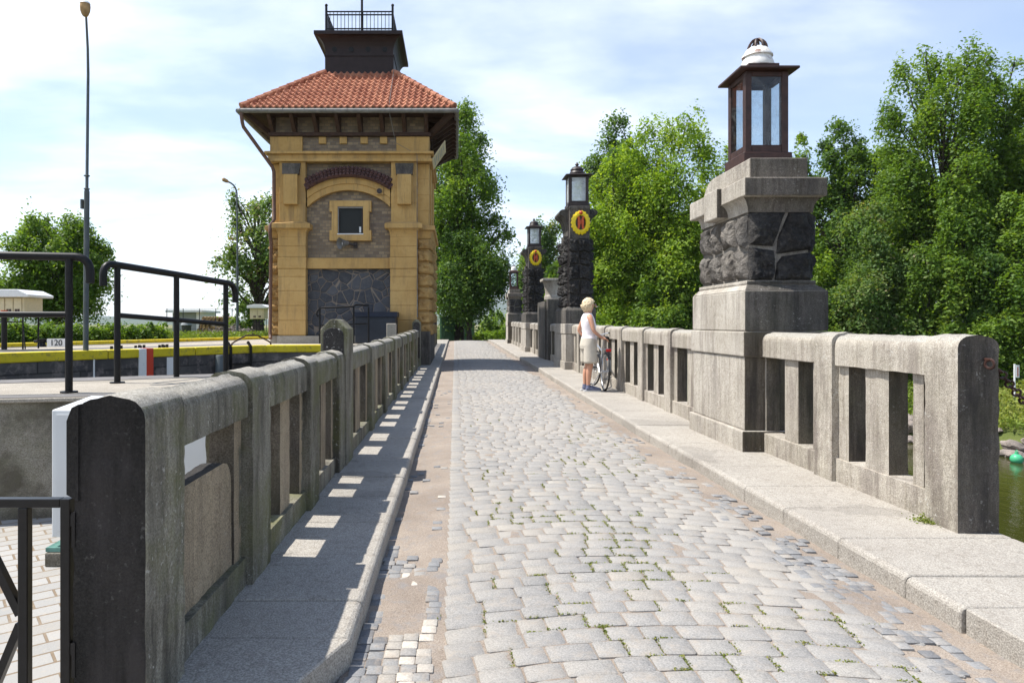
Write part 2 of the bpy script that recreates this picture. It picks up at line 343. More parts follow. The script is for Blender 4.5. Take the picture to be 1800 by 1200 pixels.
def mk2():
    t = MT('yellow_kerb_paint', .65, spec=.3); w = t.ramp(t.noise(7, 7, rough=.78), [(.53, 0), (.68, 1)])
    t.col(t.mix(w, t.mix(t.ramp(t.noise(3, 4), [(.3, 0), (.7, 1)]), (.56, .44, .012), (.68, .55, .025)), (.18, .145, .06))); t.bump(t.noise(30, 5), .3, .008); M['yellowpaint'] = t.mat
    for nm, a in (('whitepaint', (.74, .74, .73)), ('redpaint', (.55, .055, .025))):
        t = MT('worn_'+nm, .65, spec=.3); t.col(t.mix(t.ramp(t.noise(14, 7, rough=.75), [(.6, 0), (.75, .8)]), a, (.25, .22, .19))); M[nm] = t.mat
    # dark stained stone of the lock wall
    t = MT('lock_wall_stone', .85, spec=.3); n = t.noise(1.5, 6, rough=.65)
    x = t.xyz(); u = t.math('ADD', t.math('MULTIPLY', x[0], .56), t.math('MULTIPLY', x[1], .83)); b = t.nd.new("ShaderNodeTexBrick"); t.L(t.comb(u, x[2]), b.inputs["Vector"])
    b.inputs["Scale"].default_value = 1; b.inputs["Brick Width"].default_value = 1.5; b.inputs["Row Height"].default_value = .42; b.inputs["Mortar Size"].default_value = .014
    b.inputs["Color1"].default_value = (.060, .056, .055, 1); b.inputs["Color2"].default_value = (.125, .115, .108, 1); b.inputs["Mortar"].default_value = (.04, .037, .035, 1)
    c = t.mix(t.ramp(n, [(.42, 0), (.7, .75)]), b.outputs["Color"], (.032, .03, .034)); c = t.mix(t.ramp(t.noise(4.5, 7, rough=.7), [(.50, 0), (.66, .75)]), c, (.24, .205, .19))
    t.col(c); t.bump(t.math('SUBTRACT', t.noise(12, 6), b.outputs["Fac"]), .6, .03); M['lockwall'] = t.mat
    # brick paving left of the bridge
    t = MT('pale_brick_paving', .9, spec=.2); v = t.map((1, 1, 1), rot=(0, 0, R(-38)))
    b = t.nd.new("ShaderNodeTexBrick"); t.L(v, b.inputs["Vector"]); b.inputs["Scale"].default_value = 1; b.inputs["Brick Width"].default_value = .205; b.inputs["Row Height"].default_value = .105
    b.inputs["Mortar Size"].default_value = .006; b.inputs["Color1"].default_value = (.29, .285, .275, 1); b.inputs["Color2"].default_value = (.345, .338, .325, 1); b.inputs["Mortar"].default_value = (.20, .155, .11, 1)
    c = t.mix(t.ramp(t.noise(2.2, 5), [(.5, 0), (.75, .5)]), b.outputs["Color"], (.33, .29, .235)); c = t.mix(t.ramp(t.noise(25, 5), [(.55, 0), (.8, .5)]), c, (.42, .35, .26))
    t.col(c); t.bump(t.math('SUBTRACT', t.math('MULTIPLY', t.noise(60, 4), .4), b.outputs["Fac"]), .7, .008); M['paving'] = t.mat
    # sand between the setts
    t = MT('sandy_grit', .95, spec=.15); n = t.noise(1.7, 6, rough=.6); f = t.noise(170, 3, rough=.7); g = t.noise(38, 5, rough=.7)
    c = t.mix(t.ramp(n, [(.35, 0), (.68, 1)]), (.30, .255, .215), (.405, .35, .295)); c = t.mix(t.ramp(f, [(.35, 0), (.7, 1)]), t.mix(1., c, (.62, .58, .55), 'MULTIPLY'), t.mix(1., c, (1.15, 1.15, 1.15), 'MULTIPLY'))
    c = t.mix(t.ramp(g, [(.58, 0), (.72, .55)]), c, (.19, .145, .105)); c = t.mix(t.ramp(t.noise(9, 6, rough=.75), [(.52, 0), (.66, .6)]), c, (.24, .235, .235)); c = t.mix(t.ramp(t.voro(75), [(.12, .8), (.2, 0)]), c, (.15, .13, .115))
    t.col(c); t.bump(t.math('ADD', f, t.math('MULTIPLY', g, 1.5)), .7, .008); M['sand'] = t.mat
    # setts: each one its own tint
    t = MT('granite_sett', .85, spec=.12); a = t.attr("tint"); g = t.noise(12, 6, rough=.7); f = t.noise(150, 3, rough=.75)
    c = t.ramp(a, [(0, (.272, .266, .255)), (.45, (.318, .308, .292)), (.75, (.338, .324, .300)), (.93, (.348, .322, .284)), (1, (.37, .35, .315))])
    c = t.mix(t.ramp(f, [(.36, 0), (.66, 1)]), t.mix(1., c, (.66, .66, .67), 'MULTIPLY'), t.mix(1., c, (1.14, 1.13, 1.12), 'MULTIPLY'))
    c = t.mix(t.ramp(g, [(.5, 0), (.74, .75)]), c, (.35, .305, .255)); c = t.mix(t.ramp(t.noise(.7, 4), [(.45, 0), (.72, .45)]), c, (.37, .335, .29))
    t.col(c); t.bump(t.math('ADD', t.math('MULTIPLY', f, .5), t.noise(28, 6, rough=.7)), .55, .008); M['sett'] = t.mat
    # small mosaic setts
    t = MT('small_sett', .8, spec=.3); a = t.attr("tint"); f = t.noise(120, 3, rough=.75)
    c = t.ramp(a, [(0, (.17, .172, .178)), (.5, (.28, .28, .28)), (.8, (.38, .35, .31)), (1, (.58, .53, .46))])
    c = t.mix(t.ramp(t.noise(16, 5, rough=.7), [(.5, 0), (.72, .6)]), c, (.42, .345, .27))
    t.col(t.mix(t.ramp(f, [(.36, 0), (.66, 1)]), t.mix(1., c, (.7, .7, .7), 'MULTIPLY'), c)); t.bump(f, .4, .006); M['smallsett'] = t.mat
    # foliage
    def leaf(nm, stops, tr=.45):
        m = bpy.data.materials.new(nm); m.use_nodes = True; nt = m.node_tree; nd = nt.nodes; nd.remove(nd["Principled BSDF"])
        at = nd.new("ShaderNodeAttribute"); at.attribute_name = "tint"; rp = nd.new("ShaderNodeValToRGB"); e = rp.color_ramp.elements
        while len(e) < len(stops): e.new(.5)
        for el, (p, c) in zip(e, stops): el.position = p; el.color = (*c, 1)
        nt.links.new(at.outputs["Fac"], rp.inputs[0])
        df = nd.new("ShaderNodeBsdfPrincipled"); df.inputs["Roughness"].default_value = .55; df.inputs["Specular IOR Level"].default_value = .25; tl = nd.new("ShaderNodeBsdfTranslucent"); mx = nd.new("ShaderNodeMixShader"); mx.inputs[0].default_value = tr
        mc = nd.new("ShaderNodeMix"); mc.data_type = 'RGBA'; mc.blend_type = 'MULTIPLY'; mc.inputs[0].default_value = 1; mc.inputs[7].default_value = (1.7, 1.6, .6, 1)
        nt.links.new(rp.outputs[0], df.inputs["Base Color"]); nt.links.new(rp.outputs[0], mc.inputs[6]); nt.links.new(mc.outputs[2], tl.inputs[0])
        nt.links.new(df.outputs[0], mx.inputs[1]); nt.links.new(tl.outputs[0], mx.inputs[2]); nt.links.new(mx.outputs[0], nd["Material Output"].inputs[0])
        M[nm] = m
    leaf('leaf_bright', [(0, (.10, .185, .018)), (.5, (.19, .30, .03)), (1, (.30, .40, .06))])
    leaf('leaf_mid', [(0, (.06, .125, .018)), (.5, (.12, .21, .028)), (1, (.20, .29, .05))])
    leaf('leaf_dark', [(0, (.04, .09, .020)), (.5, (.075, .145, .028)), (1, (.13, .205, .042))])
    leaf('leaf_pale', [(0, (.06, .125, .03)), (.6, (.12, .20, .05)), (.9, (.19, .24, .085)), (1, (.30, .25, .15))])
    leaf('leaf_grass', [(0, (.10, .155, .02)), (.5, (.19, .26, .04)), (1, (.30, .32, .08))], .3)
    leaf('leaf_moss', [(0, (.09, .125, .015)), (.6, (.17, .21, .035)), (1, (.30, .27, .09))], .2)
mk2()
M['bark'] = plain('grey_brown_bark', (.060, .046, .036), .9, var=.45, scale=6, bump=.8)
def water():
    t = MT('olive_river_water', .06, spec=.5); t.col((.034, .036, .008)); t.b.inputs["IOR"].default_value = 1.33
    v = t.map((1, .55, 1)); t.bump(t.math('ADD', t.noise(2.4, 4, v, .6), t.math('MULTIPLY', t.noise(9, 3, v), .25)), .35, .05); M['water'] = t.mat
    t = MT('grass_ground', .95, spec=.1); t.col(t.mix(t.ramp(t.noise(.8, 6, rough=.7), [(.3, 0), (.7, 1)]), (.055, .085, .02), (.13, .15, .045))); t.bump(t.noise(25, 5), .8, .05); M['grass'] = t.mat
    t = MT('farmland', .95, spec=.1); t.col(t.mix(t.ramp(t.noise(.012, 4, t.map((1, .25, 1))), [(.4, 0), (.6, 1)]), (.10, .125, .05), (.21, .19, .10))); M['plain'] = t.mat
    t = MT('wooded_hill', .95, spec=.1); t.col(t.mix(t.ramp(t.noise(.01, 5), [(.35, 0), (.65, 1)]), (.04, .07, .035), (.08, .10, .045))); M['hill'] = t.mat
    t = MT('clear_old_glass', .05); nd = t.nd; tr = nd.new('ShaderNodeBsdfTransparent'); tr.inputs[0].default_value = (.86, .90, .92, 1); gl = nd.new('ShaderNodeBsdfGlossy'); gl.inputs['Roughness'].default_value = .04; df = nd.new('ShaderNodeBsdfDiffuse'); df.inputs[0].default_value = (.5, .5, .48, 1)
    m1 = nd.new('ShaderNodeMixShader'); lw = nd.new('ShaderNodeLayerWeight'); t.L(t.ramp(lw.outputs['Facing'], [(.55, .035), (1, .45)]), m1.inputs[0]); t.L(tr.outputs[0], m1.inputs[1]); t.L(gl.outputs[0], m1.inputs[2])
    m2 = nd.new('ShaderNodeMixShader'); t.L(t.ramp(t.noise(9, 6, rough=.75), [(.5, .0), (.78, .16)]), m2.inputs[0]); t.L(m1.outputs[0], m2.inputs[1]); t.L(df.outputs[0], m2.inputs[2]); t.L(m2.outputs[0], nd['Material Output'].inputs[0]); M['glass'] = t.mat
    t = MT('cloudy_lantern_glass', .35, spec=.5)
    t.col((.70, .74, .76)); t.L(t.ramp(t.noise(7, 6, rough=.7), [(.3, .26), (.7, .52)]), t.b.inputs["Alpha"]); M['milk'] = t.mat
    t = MT('dark_window_glass', .12, spec=.18); t.col((.012, .014, .013)); M['winglass'] = t.mat
water()
M['whitedome'] = (lambda t: (t.col(t.mix(t.ramp(t.noise(9, 7, t.map((1, 1, 2.2)), .75), [(.55, 0), (.66, 1)]), (.70, .69, .66), (.23, .11, .075))), t.bump(t.noise(40, 4), .3, .004), t.mat)[2])(MT('flaking_white_paint', .6))
M['cab'] = plain('pale_grey_cabinet', (.56, .575, .58), .45, var=.04, scale=3)
M['cream'] = plain('cream_panel', (.58, .50, .33), .6, var=.08)
M['white'] = plain('white_sheet', (.72, .73, .74), .5, var=.06)
M['grey'] = plain('grey_sheet', (.30, .32, .34), .6, var=.1)
M['darkgrey'] = plain('dark_grey_plastic', (.05, .053, .057), .55, var=.2)
M['navy'] = plain('navy_painted_box', (.018, .023, .034), .5, var=.25, scale=6)
M['green'] = plain('green_painted_boards', (.075, .165, .085), .7, var=.25, scale=5)
M['teal'] = plain('green_galvanised_shoe', (.10, .22, .19), .5, .2, var=.3)
M['emblem_yellow'] = plain('glossy_yellow_paint', (.74, .55, .008), .35, var=.06)
M['emblem_red'] = plain('orange_red_paint', (.52, .085, .018), .4, var=.1)
M['log'] = plain('cut_timber', (.36, .23, .11), .85, var=.4, scale=7)
M['skin'] = plain('skin', (.52, .27, .175), .5, var=.06, scale=14)
M['hair'] = plain('blond_hair', (.66, .53, .35), .6, var=.3, scale=60, bump=.6)
M['top'] = plain('white_cotton_top', (.78, .73, .75), .85, var=.04, scale=12, bump=.2)
M['shorts'] = plain('beige_shorts', (.50, .455, .38), .85, var=.08, scale=14, bump=.2)
M['shoe'] = plain('blue_grey_shoe', (.11, .125, .20), .7, var=.3, scale=30)
M['sole'] = plain('pale_sole', (.5, .5, .5), .7)
M['rubber'] = plain('tyre_rubber', (.018, .017, .016), .8)
M['chrome'] = plain('bicycle_silver', (.55, .56, .58), .28, .85, var=.08)
M['redlens'] = plain('red_reflector', (.52, .02, .02), .25)
M['buoy'] = plain('green_buoy_plastic', (.07, .42, .21), .4, var=.1)
M['rock'] = stone('bank_rock', (.36, .31, .28), (.20, .175, .155), .3, 0, .2, 21, False)

# ------------------------------------------------------------------ SETTING
def struct(o): o["kind"] = "structure"; return o
rng = random.Random(5); nr = np.random.default_rng(7)
def vnoise(x, y, s, seed=0):
    """cheap smooth value noise on numpy arrays"""
    x = np.asarray(x, float)/s+seed*13.7; y = np.asarray(y, float)/s+seed*7.3
    xi = np.floor(x); yi = np.floor(y); fx = x-xi; fy = y-yi; fx = fx*fx*(3-2*fx); fy = fy*fy*(3-2*fy)
    h = lambda a, b: np.modf(np.abs(np.sin(a*127.1+b*311.7+seed*17.)*43758.5453))[0]
    return (h(xi, yi)*(1-fx)+h(xi+1, yi)*fx)*(1-fy)+(h(xi, yi+1)*(1-fx)+h(xi+1, yi+1)*fx)*fy
def smooth(a, b, t): t = np.clip((t-a)/(b-a), 0, 1); return t*t*(3-2*t)
def grid_obj(name, X, Y, Z, mats, mi=None):
    ny, nx = X.shape; me = bpy.data.meshes.new(name)
    co = np.stack([X, Y, Z], -1).reshape(-1, 3)
    i = np.arange(nx*ny).reshape(ny, nx); q = np.stack([i[:-1, :-1], i[:-1, 1:], i[1:, 1:], i[1:, :-1]], -1).reshape(-1, 4)
    me.vertices.add(len(co)); me.vertices.foreach_set("co", co.ravel()); me.loops.add(q.size); me.loops.foreach_set("vertex_index", q.ravel())
    me.polygons.add(len(q)); me.polygons.foreach_set("loop_start", np.arange(len(q))*4); me.polygons.foreach_set("loop_total", np.full(len(q), 4))
    for m in mats: me.materials.append(m)
    me.update(calc_edges=True)
    if mi is not None: me.polygons.foreach_set("material_index", mi.ravel().astype(int))
    me.shade_smooth(); o = bpy.data.objects.new(name, me); C.objects.link(o); return o
rise_np = np.vectorize(rise)
XB_Y = [-40, 5, 18, 27, 33, 38, 42, 45, 50]; XB_X = [46, 33, 26, 21.0, 16.6, 11.6, 6.0, -6, -60]
def xb(Y): return np.interp(Y, XB_Y, XB_X)
def ground_h(X, Y):
    X = np.asarray(X, float); Y = np.asarray(Y, float)
    d = (X-xb(Y))*.75
    n = vnoise(X, Y, 3.0, 1)-.5
    h = -5.6+smooth(-1.5, .9, d)*2.75+smooth(.9, 4.5, d)*1.1+smooth(4, 30, d)*1.3+n*.35*smooth(-.5, 2, d)
    lv = np.maximum(0, np.abs(X-.9)-3.2)                 # causeway beyond the bridge
    h = np.where(Y > 37.5, np.maximum(h, rise_np(Y)-.10-lv*.16), h)
    # land left of the lock
    dl = ((X+7.9)*-.808+(Y-11.8)*.589)                   # distance beyond the far lock wall
    left = (X < -.9) & (Y > 3)
    hl = -5.6+6.35*smooth(.8, 1.4, dl)
    hl = np.where((Y > 18.4) & (X > -7), np.maximum(hl, .75), hl)
    h = np.where(left & (X < -.9), np.maximum(h, hl), h)
    h = np.where((X < -.95) & (Y > 23), np.maximum(h, .72+.1*n), h)
    h = np.where((Y <= 3.5) & (X < -.9), -.35, h)
    far = np.hypot(X, Y)
    return h*(1-smooth(110, 220, far))+.1*smooth(110, 220, far)
def axis(lo, hi, step, far):
    a = list(np.arange(lo, hi+1e-6, step)); s = step
    while a[-1] < far: s *= 1.35; a.append(a[-1]+s)
    s = step; b = []; x = lo
    while x > -far: s *= 1.35; x -= s; b.append(x)
    return np.array(b[::-1]+a)
def terrain():
    ax = axis(-45, 60, .75, 7000); ay = axis(-12, 85, .75, 7000)
    X, Y = np.meshgrid(ax, ay); Z = ground_h(X, Y)
    xc = (X[:-1, :-1]+X[1:, 1:])/2; yc = (Y[:-1, :-1]+Y[1:, 1:])/2
    mi = (np.hypot(xc, yc) > 130).astype(int)
    struct(grid_obj("ground", X, Y, Z, [M['grass'], M['plain']], mi))
    b = MB(); b.add([(-30, -40, -3.7), (70, -40, -3.7), (70, 60, -3.7), (-30, 60, -3.7)], [(0, 1, 2, 3)]); struct(b.build("river_water", M['water']))
terrain()
def hills():
    n = 160; az = np.linspace(R(-75), R(60), n); prof = np.zeros(n)
    for k, (a, s) in enumerate(((5, 1), (11, .6), (23, .3), (47, .15))): prof += s*np.sin(az*a+k*2.1)
    for nm, d, h0, amp in (("far_hills", 5200, 75, 36), ("near_hills", 3600, 42, 22)):
        hh = np.maximum(8, h0+amp*prof*.6+(150 if nm == "far_hills" else 0)*np.exp(-((az-R(3.2))/R(4.5))**2)); ring = []
        for j, (f, g) in enumerate(((-.16, 0), (-.08, .55), (0, 1), (.10, .6), (.2, 0))):
            dd = d*(1+f); ring.append(np.stack([np.sin(az)*dd, np.cos(az)*dd, hh*g-2*(g == 0)], -1))
        A = np.stack(ring); struct(grid_obj(nm, A[..., 0], A[..., 1], A[..., 2], [M['hill']]))
hills()

def camber(x): s = np.clip((np.asarray(x)-.88)/1.3, -1, 1); return .05*(1-s*s)
def road():
    for nm, ys, st in (("road_grit", np.arange(.2, 9.01, .03), .03), ("road_grit", np.concatenate([np.arange(9, 48.01, .2)]), .1)):
        xs = np.arange(-.43, 2.19, st); X, Y = np.meshgrid(xs, ys)
        Z = camber(X)+rise_np(Y)-.0085+.0095*(vnoise(X, Y, .5, 2)-.35)+.007*(vnoise(X, Y, .09, 3)-.5)
        edge = smooth(.02, -.1, X)+smooth(1.76, 1.9, X); Z += edge*(.002+.016*(vnoise(X, Y, .35, 4)-.4))
        struct(grid_obj(nm, X, Y, Z, [M['sand']]))
    xs = np.linspace(-.7, 2.5, 9); ys = np.arange(48, 120, 2.); X, Y = np.meshgrid(xs, ys); struct(grid_obj("road", X+.02*(Y-47)**2, Y, camber(X)+rise_np(Y)-.01, [M['asphalt']]))
    b = MB(); b.box(-14, 14, -30, .2, -.5, -.012); struct(b.build("forecourt", M['sand']))
road()
def set_tint(me, per_face_vals, counts):
    a = me.attributes.new("tint", 'FLOAT', 'FACE'); a.data.foreach_set("value", np.repeat(np.asarray(per_face_vals, np.float32), counts))
GAPS = []
def sett(mb, cx, cy, hx, hy, z, r, rg, ch=.010, slope=0.0):
    """one worn sett: rounded plan, chamfered top edge, slightly tilted"""
    pts = []
    for sx, sy in ((-1, -1), (1, -1), (1, 1), (-1, 1)):
        jx = rg.uniform(-.03, .02)*hx; jy = rg.uniform(-.06, .04)*hy; X = cx+sx*(hx+jx); Y = cy+sy*(hy+jy)
        a = (X-sx*r, Y); b_ = (X, Y-sy*r)
        pts += [a, b_] if sx*sy < 0 else [b_, a]
    # order: go round counter-clockwise
    pts.sort(key=lambda p: math.atan2(p[1]-cy, (p[0]-cx)*hy/hx))
    tx = rg.uniform(-.012, .012); ty = rg.uniform(-.016, .016); n = len(pts); o = []
    for k, (f, dz) in enumerate(((1.0, -.035), (1.0, -ch), (None, 0))):
        for x, y in pts:
            dx, dy = x-cx, y-cy
            if f is None: dx -= math.copysign(min(ch, abs(dx)), dx); dy -= math.copysign(min(ch, abs(dy)), dy)
            o.append((cx+dx-dy*slope*.5, cy+dy+dx*slope, z+dz+dx*tx+dy*ty))
    o.append((cx, cy, z+dz+.0005))
    fs = [(k*n+i, k*n+(i+1) % n, (k+1)*n+(i+1) % n, (k+1)*n+i) for k in range(2) for i in range(n)]+[(2*n+i, 2*n+(i+1) % n, 3*n) for i in range(n)]
    mb.add(o, fs); return len(fs)
def paving():
    rg = random.Random(11); mb = MB(); tint = []; cnt = []; y = 1.0
    while y < 47:
        pitch = rg.uniform(.112, .138); x = -.045+rg.uniform(-.004, .004); xr = 1.82+.05*math.sin(y*1.7)+rg.uniform(-.07, .05)
        if rg.random() < .5: x_first = rg.uniform(.10, .15)
        else: x_first = None
        while x < xr:
            w = x_first or rg.choice((rg.uniform(.14, .18), rg.uniform(.16, .20), rg.uniform(.115, .15))); x_first = None
            w = min(w, xr+.12-x); gap = rg.uniform(.004, .009)
            if w > .07:
                cx = x+w/2; bow = .125*(1-((cx-.95)/.95)**2); cy = y+pitch/2+bow+rg.uniform(-.006, .006)
                z = float(camber(cx))+rise(cy)+rg.uniform(-.002, .002)
                n = sett(mb, cx, cy, w/2-gap/2, pitch/2-rg.uniform(.002, .0045), z, rg.uniform(.004, .012), rg, rg.uniform(.003, .006), -2*.125*(cx-.95)/.95**2); tint.append(min(1, max(0, rg.gauss(.5, .2)))); cnt.append(n)
                GAPS.append((x, y+bow, pitch, w))
            x += w
        y += pitch
    o = mb.build("sett_paving", M['sett'], smooth=True, fix=False); set_tint(o.data, tint, cnt); struct(o)
    # little mosaic setts in the gutters
    mb = MB(); tint = []; cnt = []
    def patch(x0, x1, y0, y1, s, tm, keep, ang=0.0):
        yy = y0
        while yy < y1:
            xx = x0+rg.uniform(0, s*.5)
            while xx < x1-s*.5:
                k = keep(xx, yy)
                if rg.random() < k:
                    z = float(camber(xx))+rise(yy)+rg.uniform(-.001, .006)
                    n = sett(mb, xx+rg.uniform(-.002, .002), yy+rg.uniform(-.003, .003), s*rg.uniform(.455, .492), s*rg.uniform(.455, .492), z, .003, rg, .0025)
                    tint.append(min(1, max(0, tm(xx, yy)+rg.gauss(0, .17)))); cnt.append(n)
                xx += s*rg.uniform(.98, 1.05)
            yy += s*rg.uniform(.99, 1.04)
    nz = lambda x, y, s, k: float(vnoise(np.array([x]), np.array([y]), s, k)[0])
    def keepL(x, y):
        if y < 2.86: return .97
        if x > -.115: return .85 if y < 3.5 else .35 if y < 5 else .12
        if x < -.335: return .85 if y < 4.0 else .25
        if 3.38 < y < 3.66: return .8
        if 3.66 < y < 5.5: return .55*smooth(.45, .7, nz(x, y, .4, 5))
        return .0 if y < 3.4 else .1*nz(x, y, .8, 6)
    patch(-.385, -.05, 1.2, 13, .064, lambda x, y: (.84 if (x > -.29 and y < 2.86) or x > -.12 else .35) if y < 3.0 else (.72 if 3.38 < y < 3.55 and x > -.26 else .42), keepL)
    def keepR(x, y):
        e = 2.14-x
        if e < .05+.05*nz(x, y, .6, 3): return .05
        return (.85 if y < 4.2 else .45 if y < 6 else .12)*(.35+.9*nz(x, y, .55, 8))
    patch(1.78, 2.13, 1.6, 12, .062, lambda x, y: .38, keepR)
    o = mb.build("gutter_setts", M['smallsett'], smooth=True, fix=False); set_tint(o.data, tint, cnt); struct(o)
paving()
def quads_obj(name, cen, nrm, size, mat, tint, aspect=1.7, parent=None, kind=None):
    """many small leaf-shaped faces in one mesh (numpy)"""
    n = len(cen); nrm = nrm/np.maximum(1e-6, np.linalg.norm(nrm, axis=1, keepdims=True)); r = nr.normal(size=(n, 3))
    t = np.cross(nrm, r); t /= np.maximum(1e-6, np.linalg.norm(t, axis=1, keepdims=True)); b = np.cross(nrm, t)
    a = (size*aspect*.5)[:, None]; c = (size*.5)[:, None]
    P = np.stack([cen-t*a, cen+b*c-t*a*.15+nrm*c*.25, cen+t*a, cen-b*c-t*a*.15+nrm*c*.25], 1)
    off = np.zeros(3)
    if parent is not None: off = np.array(parent.location)
    me = bpy.data.meshes.new(name); me.vertices.add(4*n); me.vertices.foreach_set("co", (P-off).reshape(-1)); me.loops.add(4*n)
    me.loops.foreach_set("vertex_index", np.arange(4*n)); me.polygons.add(n); me.polygons.foreach_set("loop_start", np.arange(n)*4); me.polygons.foreach_set("loop_total", np.full(n, 4))
    me.update(calc_edges=True); me.materials.append(mat); at = me.attributes.new("tint", 'FLOAT', 'FACE'); at.data.foreach_set("value", tint.astype(np.float32))
    o = bpy.data.objects.new(name, me); C.objects.link(o)
    if parent is not None: o.parent = parent
    if kind: o["kind"] = kind
    return o
def moss():
    rg = np.random.default_rng(3); P = []; N = []; S = []; T = []
    for x, y, p, w in GAPS:
        if y > 9 or x < .12 or x > 1.75: continue
        k = float(vnoise(np.array([x]), np.array([y]), .55, 9)[0]); pr = (max(0, k-.50)*2.6)*(1 if y < 4.5 else .25)
        for kind in (0, 1):
            if rg.random() > pr: continue
            m = int(rg.integers(16, 60)); c0 = rg.uniform(.1, .9)
            px = x+w*np.clip(c0+rg.normal(0, .16, m), 0, 1) if kind else x+rg.normal(0, .006, m)
            py = y+rg.normal(0, .005, m) if kind else y+p*rg.uniform(0, 1, m)
            for a, b in zip(px, py):
                P.append((a, b, float(camber(a))+rise(b)+rg.uniform(-.006, .004))); N.append(rg.normal(0, 1, 3)+(0, 0, .2)); S.append(rg.uniform(.004, .008)); T.append(rg.random())
    for cx, cy, cz, m, s in ((2.86, 4.14, .112, 260, .035), (-.06, 3.0, .0, 40, .03)):
        for _ in range(m):
            a = cx+rg.normal(0, s); b = cy+rg.normal(0, s); P.append((a, b, cz+abs(rg.normal(0, s*.5)))); N.append(rg.normal(0, 1, 3)); S.append(rg.uniform(.006, .012)); T.append(rg.random()*.8)
    quads_obj("joint_moss", np.array(P), np.array(N), np.array(S), M['leaf_moss'], np.array(T), 1.8, kind="stuff")
moss()

def walks():
    rg = random.Random(4)
    def slabs(name, xk, xo, joints, y_end, sgn):
        mb = MB(); y0 = joints[0]; js = list(joints)
        while js[-1] < y_end: js.append(js[-1]+rg.uniform(.58, .68))
        for a, b in zip(js, js[1:]):
            dz = rg.uniform(-.003, .003); g = .003; r0, r1 = rise(a), rise(b); x0 = xk+rg.uniform(-.003, .003)
            vs = []
            for (y, r) in ((a+g, r0), (b-g, r1)):
                for x, z in ((x0+sgn*.002, -.12), (x0, .085), (x0-sgn*.008, .103), (x0-sgn*.028, .1115), (xo, .110), (xo, -.12)): vs.append((x, y, z+r+dz))
            n = 6
            mb.add(vs, [tuple(range(n)), tuple(range(2*n-1, n-1, -1))]+[(i, (i+1) % n, n+(i+1) % n, n+i) for i in range(n)])
        return mb
    mb = slabs("w", -.40, -1.17, [2.62, 2.975, 3.57, 4.15, 4.78], 46, 1)
    # near end slab with the rounded corner
    poly = [(-1.17, 1.2), (-.74, 1.2), (-.70, 1.6), (-.62, 2.0), (-.52, 2.32), (-.44, 2.52), (-.40, 2.617), (-1.17, 2.617)]
    mb.prism(poly, 'z', -.12, .110)
    struct(mb.build("left_pavement", M['granite_walk'], bevel=.006, seg=1))
    mb = slabs("w", 2.15, 3.13, [2.9, 3.26, 3.83, 4.47, 5.07, 5.78, 6.2, 6.89], 46, -1)
    mb.box(2.165, 3.13, 2.2, 2.897, -.12, .108); mb.box(2.16, 3.13, 1.2, 2.194, -.12, .105)
    struct(mb.build("right_pavement", M['granite_walk'], bevel=.006, seg=1))
    b = MB(); b.box(-1.16, 3.12, -3, 46, -.9, -.125); b.box(-1.05, 3.0, -3, 2.5, -5.5, -.9); b.box(-1.05, 3.0, 33, 46, -5.5, -.9)
    struct(b.build("bridge_deck", M['conc_wall']))
walks()

